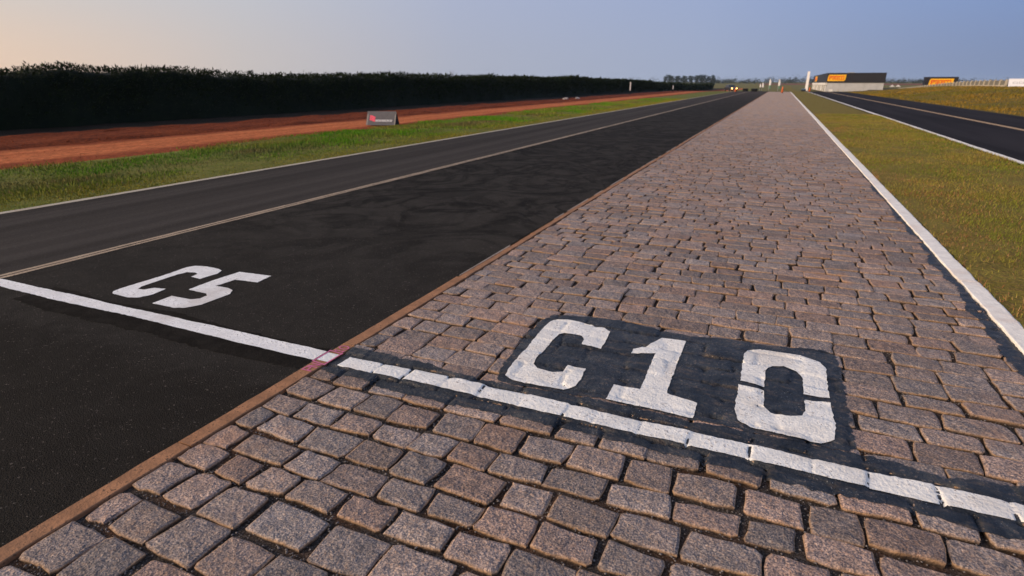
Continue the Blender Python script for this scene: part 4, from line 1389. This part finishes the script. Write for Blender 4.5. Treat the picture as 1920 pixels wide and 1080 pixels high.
for (x0, x1) in ((.012, .06), (1.11, 1.155)):
    on_face(ab, [[(x0, .01), (x1, .01), (x1, .55), (x0, .55)]], M['trim_beige'], 'edge_trim', 'beige vertical edge of the board', .62, .50, .004)

wb, _ = a_board((24.95, 92.0, float(T(92) + bank(24.95, 92))), R(-6), 3.0, .95, .9, M['board_white'], 'white A-frame advertising board on the grass bank at the end of the fence')
gl = []
for k_, (x, w_) in enumerate([(.42, .30), (.78, .13), (.98, .33), (1.36, .3), (1.75, .3), (2.15, .3)]):
    gl += [[(x, .40), (x + .06, .40), (x + .06, .66), (x, .66)], [(x + .06, .61), (x + w_, .61), (x + w_, .66), (x + .06, .66)], [(x + .06, .40), (x + w_, .40), (x + w_, .45), (x + .06, .45)]]
on_face(wb, gl, M['print_grey'], 'lettering', 'large faint grey lettering', .9, .95)


# ------------------------------------------------------------------ marker posts and small things on the left
for (x, y, h, lab) in [(-18.25, 80, 1.66, 'nearer slim white post standing on the red dirt before the hedge'), (-19.1, 120, 1.15, 'farther slim white post before the far end of the hedge')]:
    t = tag(empty('marker_post', (x, y, float(T(y)) - .03)), lab, 'post', 'white posts before the hedge')
    MB().box(-.07, .07, -.05, .05, h * .38, h).build('upper_post', M['post_white'], t, bevel=.012)
    MB().lathe([(.05, 0), (.045, h * .38)], 8).build('lower_post', M['rubber'], t)
    MB().box(-.16, .16, -.16, .16, 0, .06).build('base', M['rubber'], t)
for k_, (x, y, s, lab) in enumerate([(-19.5, 57.5, .30, 'larger pale stone lying on the red dirt by the hedge'), (-19.1, 60, .24, 'smaller pale stone lying on the red dirt by the hedge')]):
    r_ = np.random.default_rng(k_ + 3)
    bm = bmesh.new(); bmesh.ops.create_icosphere(bm, subdivisions=2, radius=s)
    for q in bm.verts:
        q.co *= 1 + .25 * r_.normal() * .5
        q.co.z = max(q.co.z * .55, -.05)
    me = bpy.data.meshes.new('stone'); bm.to_mesh(me); bm.free()
    tag(link('stone', me, M['pale_stone'], None, (x, y, .02)), lab, 'stone', 'pale stones on the dirt')


# ------------------------------------------------------------------ cones, tyres, flags at the end of the straight
def cone(loc, h, label):
    t = tag(empty('traffic_cone', loc), label, 'traffic cone', 'traffic cones at the end of the straight')
    MB().box(-.2, .2, -.2, .2, 0, .05).build('base', M['rubber'], t, bevel=.012)
    MB().lathe([(.17, .05), (.05, h - .03), (.035, h)], 14).build('body', M['cone_orange'], t, smooth=True)
    MB().lathe([(.128, h * .30), (.098, h * .52)], 14).build('band', M['cone_orange'], t)
    return t


cone((.16, 110, float(T(110))), 1.0, 'orange cone standing at the far end of the granite setts')
cone((4.95, 130, float(T(130))), .85, 'orange cone at the foot of the tall white banner tower')
cone((-7.6, 118, float(T(118)) - .02), .82, 'orange cone on the track next to the car with lit headlights')

tyre_me = None


def tyre(z):
    return [(.20, z), (.30, z + .01), (.325, z + .05), (.325, z + .13), (.30, z + .175), (.20, z + .185)]


proto_ts = None
for i, (x, y, lab) in enumerate([(-7.05, 135, 'black tyre stack nearest the car, first of four across the far track'), (-6.6, 135.4, 'black tyre stack second from the car on the far track'), (-5.25, 131, 'black tyre stack third from the car on the far track'), (-4.68, 131.2, 'black tyre stack nearest the setts, last of four on the far track')]):
    if proto_ts is None:
        t = empty('tyre_stack', (0, 0, 0))
        for k_ in range(3):
            MB().lathe(tyre(.19 * k_), 14).build('tyre', M['rubber'], t, smooth=True)
        proto_ts = t
    else:
        t = copy_tree(proto_ts)
    t.location = (x, y, float(T(y)))
    t.rotation_euler = (0, 0, rnd.uniform(0, 3))
    tag(t, lab, 'tyre stack', 'tyre stacks across the far track')


def feather(loc, h, w, fab0, label, green):
    t = tag(empty('feather_flag', loc), label, 'flag', 'feather flags at the end of the straight')
    MB().tube([(0, 0, 0), (0, 0, h * .8), (.05, 0, h * .95), (.16, 0, h)], [.025, .02, .016, .012], 6).build('pole', M['pole_grey'], t)
    n = 12

    def fab(z0, z1, nm, mt):
        v, f = [], []
        for i in range(n + 1):
            q = i / n
            z = z0 + (z1 - z0) * q
            tz = z / h
            ww = w * (1 - max(0, tz - .75) * 2.6)
            for j in range(4):
                s = j / 3
                v.append((.03 + ww * s, .04 * math.sin(s * 4 + z * 2.2), z))
        for i in range(n):
            for j in range(3):
                f.append((i * 4 + j, i * 4 + j + 1, (i + 1) * 4 + j + 1, (i + 1) * 4 + j))
        me = from_np(nm, v, f, True)
        o = link(nm, me, mt, t)
        s_ = o.modifiers.new('thickness', 'SOLIDIFY'); s_.thickness = .008
        return o
    if green:
        fab(fab0 * .45, fab0 - .01, 'lower_cloth', M['banner_green'])
    fab(fab0, h * .985, 'cloth', M['banner_white'])
    MB().lathe([(.22, 0), (.22, .05), (.05, .08)], 10).build('base', M['rubber'], t)
    return t


z150 = float(T(150))
feather((-2.72, 150, z150), 2.66, .42, 1.28, 'white feather flag left of the setts end, left of the two tall ones', True)
feather((-.80, 150, z150), 2.62, .46, 1.18, 'white feather flag with green foot behind the end of the setts', True).rotation_euler = (0, 0, R(8))
feather((-4.62, 150, z150), 1.65, .30, .85, 'short white flag left of the others at the end of the straight', False)
feather((-4.12, 150, z150), 1.85, .34, .85, 'short white flag between the small left one and the tall flags', False)

tt_ = tag(empty('banner_tower', (5.35, 160, float(T(160)))), 'tall slim white banner tower left of the pit building', 'banner tower')
v = []
hT = 4.1 - float(T(160))
for z, w_ in ((.12, .62), (hT * .5, .56), (hT, .50)):
    v.append((w_, z))
MB().add([(s * w_ / 2, d_, z) for w_, z in v for s, d_ in ((-1, -.16), (1, -.16), (1, .16), (-1, .16))],
         [(0, 1, 5, 4), (1, 2, 6, 5), (2, 3, 7, 6), (3, 0, 4, 7), (4, 5, 9, 8), (5, 6, 10, 9), (6, 7, 11, 10), (7, 4, 8, 11), (8, 9, 10, 11), (3, 2, 1, 0)]).build('sleeve', M['banner_white'], tt_)
MB().box(-.42, .42, -.35, .35, 0, .12).build('base', M['rubber'], tt_, bevel=.02)
cs = tag(empty('equipment_case', (4.72, 157.5, float(T(157.5)))), 'low blue and black case on the grass at the left foot of the white tower', 'case')
MB().box(-.5, .5, -.35, .35, 0, .36).build('body', M['rubber'], cs, bevel=.03)
MB().box(-.5, .5, -.35, .35, .365, .62).build('lid', M['blue_case'], cs, bevel=.05)

# small tents beyond the fence
for i, (x, y, lab) in enumerate([(37.0, 262, 'left one of two small pale peaked tents far beyond the fence'), (38.9, 262, 'right one of two small pale peaked tents far beyond the fence')]):
    t = tag(empty('tent', (x, y, float(T(y)))), lab, 'tent', 'small tents beyond the fence')
    MB().add([(-.75, -.75, 1.0), (.75, -.75, 1.0), (.75, .75, 1.0), (-.75, .75, 1.0), (0, 0, 1.75)], [(0, 1, 4), (1, 2, 4), (2, 3, 4), (3, 0, 4), (3, 2, 1, 0)]).build('roof', M['tent'], t)
    for sx in (-.72, .72):
        for sy in (-.72, .72):
            MB().tube([(sx, sy, 0), (sx, sy, 1.0)], .03, 6).build('leg', M['pole_grey'], t)

# ------------------------------------------------------------------ car with lit headlights
car = tag(empty('car', (-10.75, 150, float(T(150)) - .02), R(24)), 'dark car with two lit headlights parked at the far left end of the track', 'car')
# local: front towards -y
body_p = [(-2.05, .32), (-2.12, .5), (-2.05, .72), (-1.2, .88), (-.65, .92), (1.9, .92), (2.1, .78), (2.12, .45), (2.0, .3), (1.75, .28), (-1.8, .25)]
MB().prism(body_p, -.86, .86, 'x').build('body', M['car_paint'], car, bevel=.05)
cab = [(-.75, .90), (-.15, 1.40), (1.1, 1.44), (1.75, .90)]
mb = MB()
mb.add([(-.80, a, z) if z < 1 else (-.62, a, z) for a, z in cab] + [(.80, a, z) if z < 1 else (.62, a, z) for a, z in cab],
       [(0, 1, 2, 3), (7, 6, 5, 4), (0, 4, 5, 1), (1, 5, 6, 2), (2, 6, 7, 3), (3, 7, 4, 0)])
mb.build('cabin', M['car_paint'], car, bevel=.02)
MB().add([(-.70, -.742, .94), (.70, -.742, .94), (.56, -.205, 1.385), (-.56, -.205, 1.385)], [(0, 1, 2, 3)]).build('windscreen', M['glass_dark'], car)
for s in (-1, 1):
    MB().lathe([(.0, 0), (.14, .0), (.155, .03), (.14, .055), (.0, .06)], 14).build('headlight', M['headlight'], car)
    hl_ = [q for q in bpy.data.objects if q.parent == car and q.name.startswith('headlight')][-1]
for i, hl_ in enumerate([q for q in bpy.data.objects if q.parent == car and q.name.startswith('headlight')]):
    hl_.location = ((-1, 1)[i] * .50, -2.10, .62)
    hl_.rotation_euler = (R(90), 0, 0)
    hl_['label'] = 'round headlight glowing yellow'
MB().box(-.32, .32, -2.16, -2.1, .38, .52).build('grille', M['chrome'], car)
for sx in (-.80, .80):
    for sy in (-1.3, 1.3):
        w_ = MB().lathe([(.20, -.1), (.31, -.1), (.33, -.06), (.33, .06), (.31, .1), (.20, .1)], 18).build('wheel', M['rubber'], car, smooth=True)
        w_.location = (sx, sy, .33); w_.rotation_euler = (0, R(90), 0)
        rm = MB().lathe([(.05, -.11), (.20, -.09), (.20, .09), (.05, .11)], 12).build('rim', M['chrome'], w_)

# ------------------------------------------------------------------ evening haze
HZ = 0.00011
hm = bpy.data.materials.new('haze_air')
hm.use_nodes = True
hn = hm.node_tree
hn.nodes.remove(hn.nodes['Principled BSDF'])
pv = hn.nodes.new('ShaderNodeVolumePrincipled')
pv.inputs['Color'].default_value = (.62, .80, 1.0, 1)
pv.inputs['Density'].default_value = HZ
pv.inputs['Anisotropy'].default_value = 0.0
hn.links.new(pv.outputs[0], hn.nodes['Material Output'].inputs['Volume'])
hz = MB().box(-1600, 1600, -400, 2650, -2.5, 14.0).build('haze', hm)
tag(hz, kind='stuff')
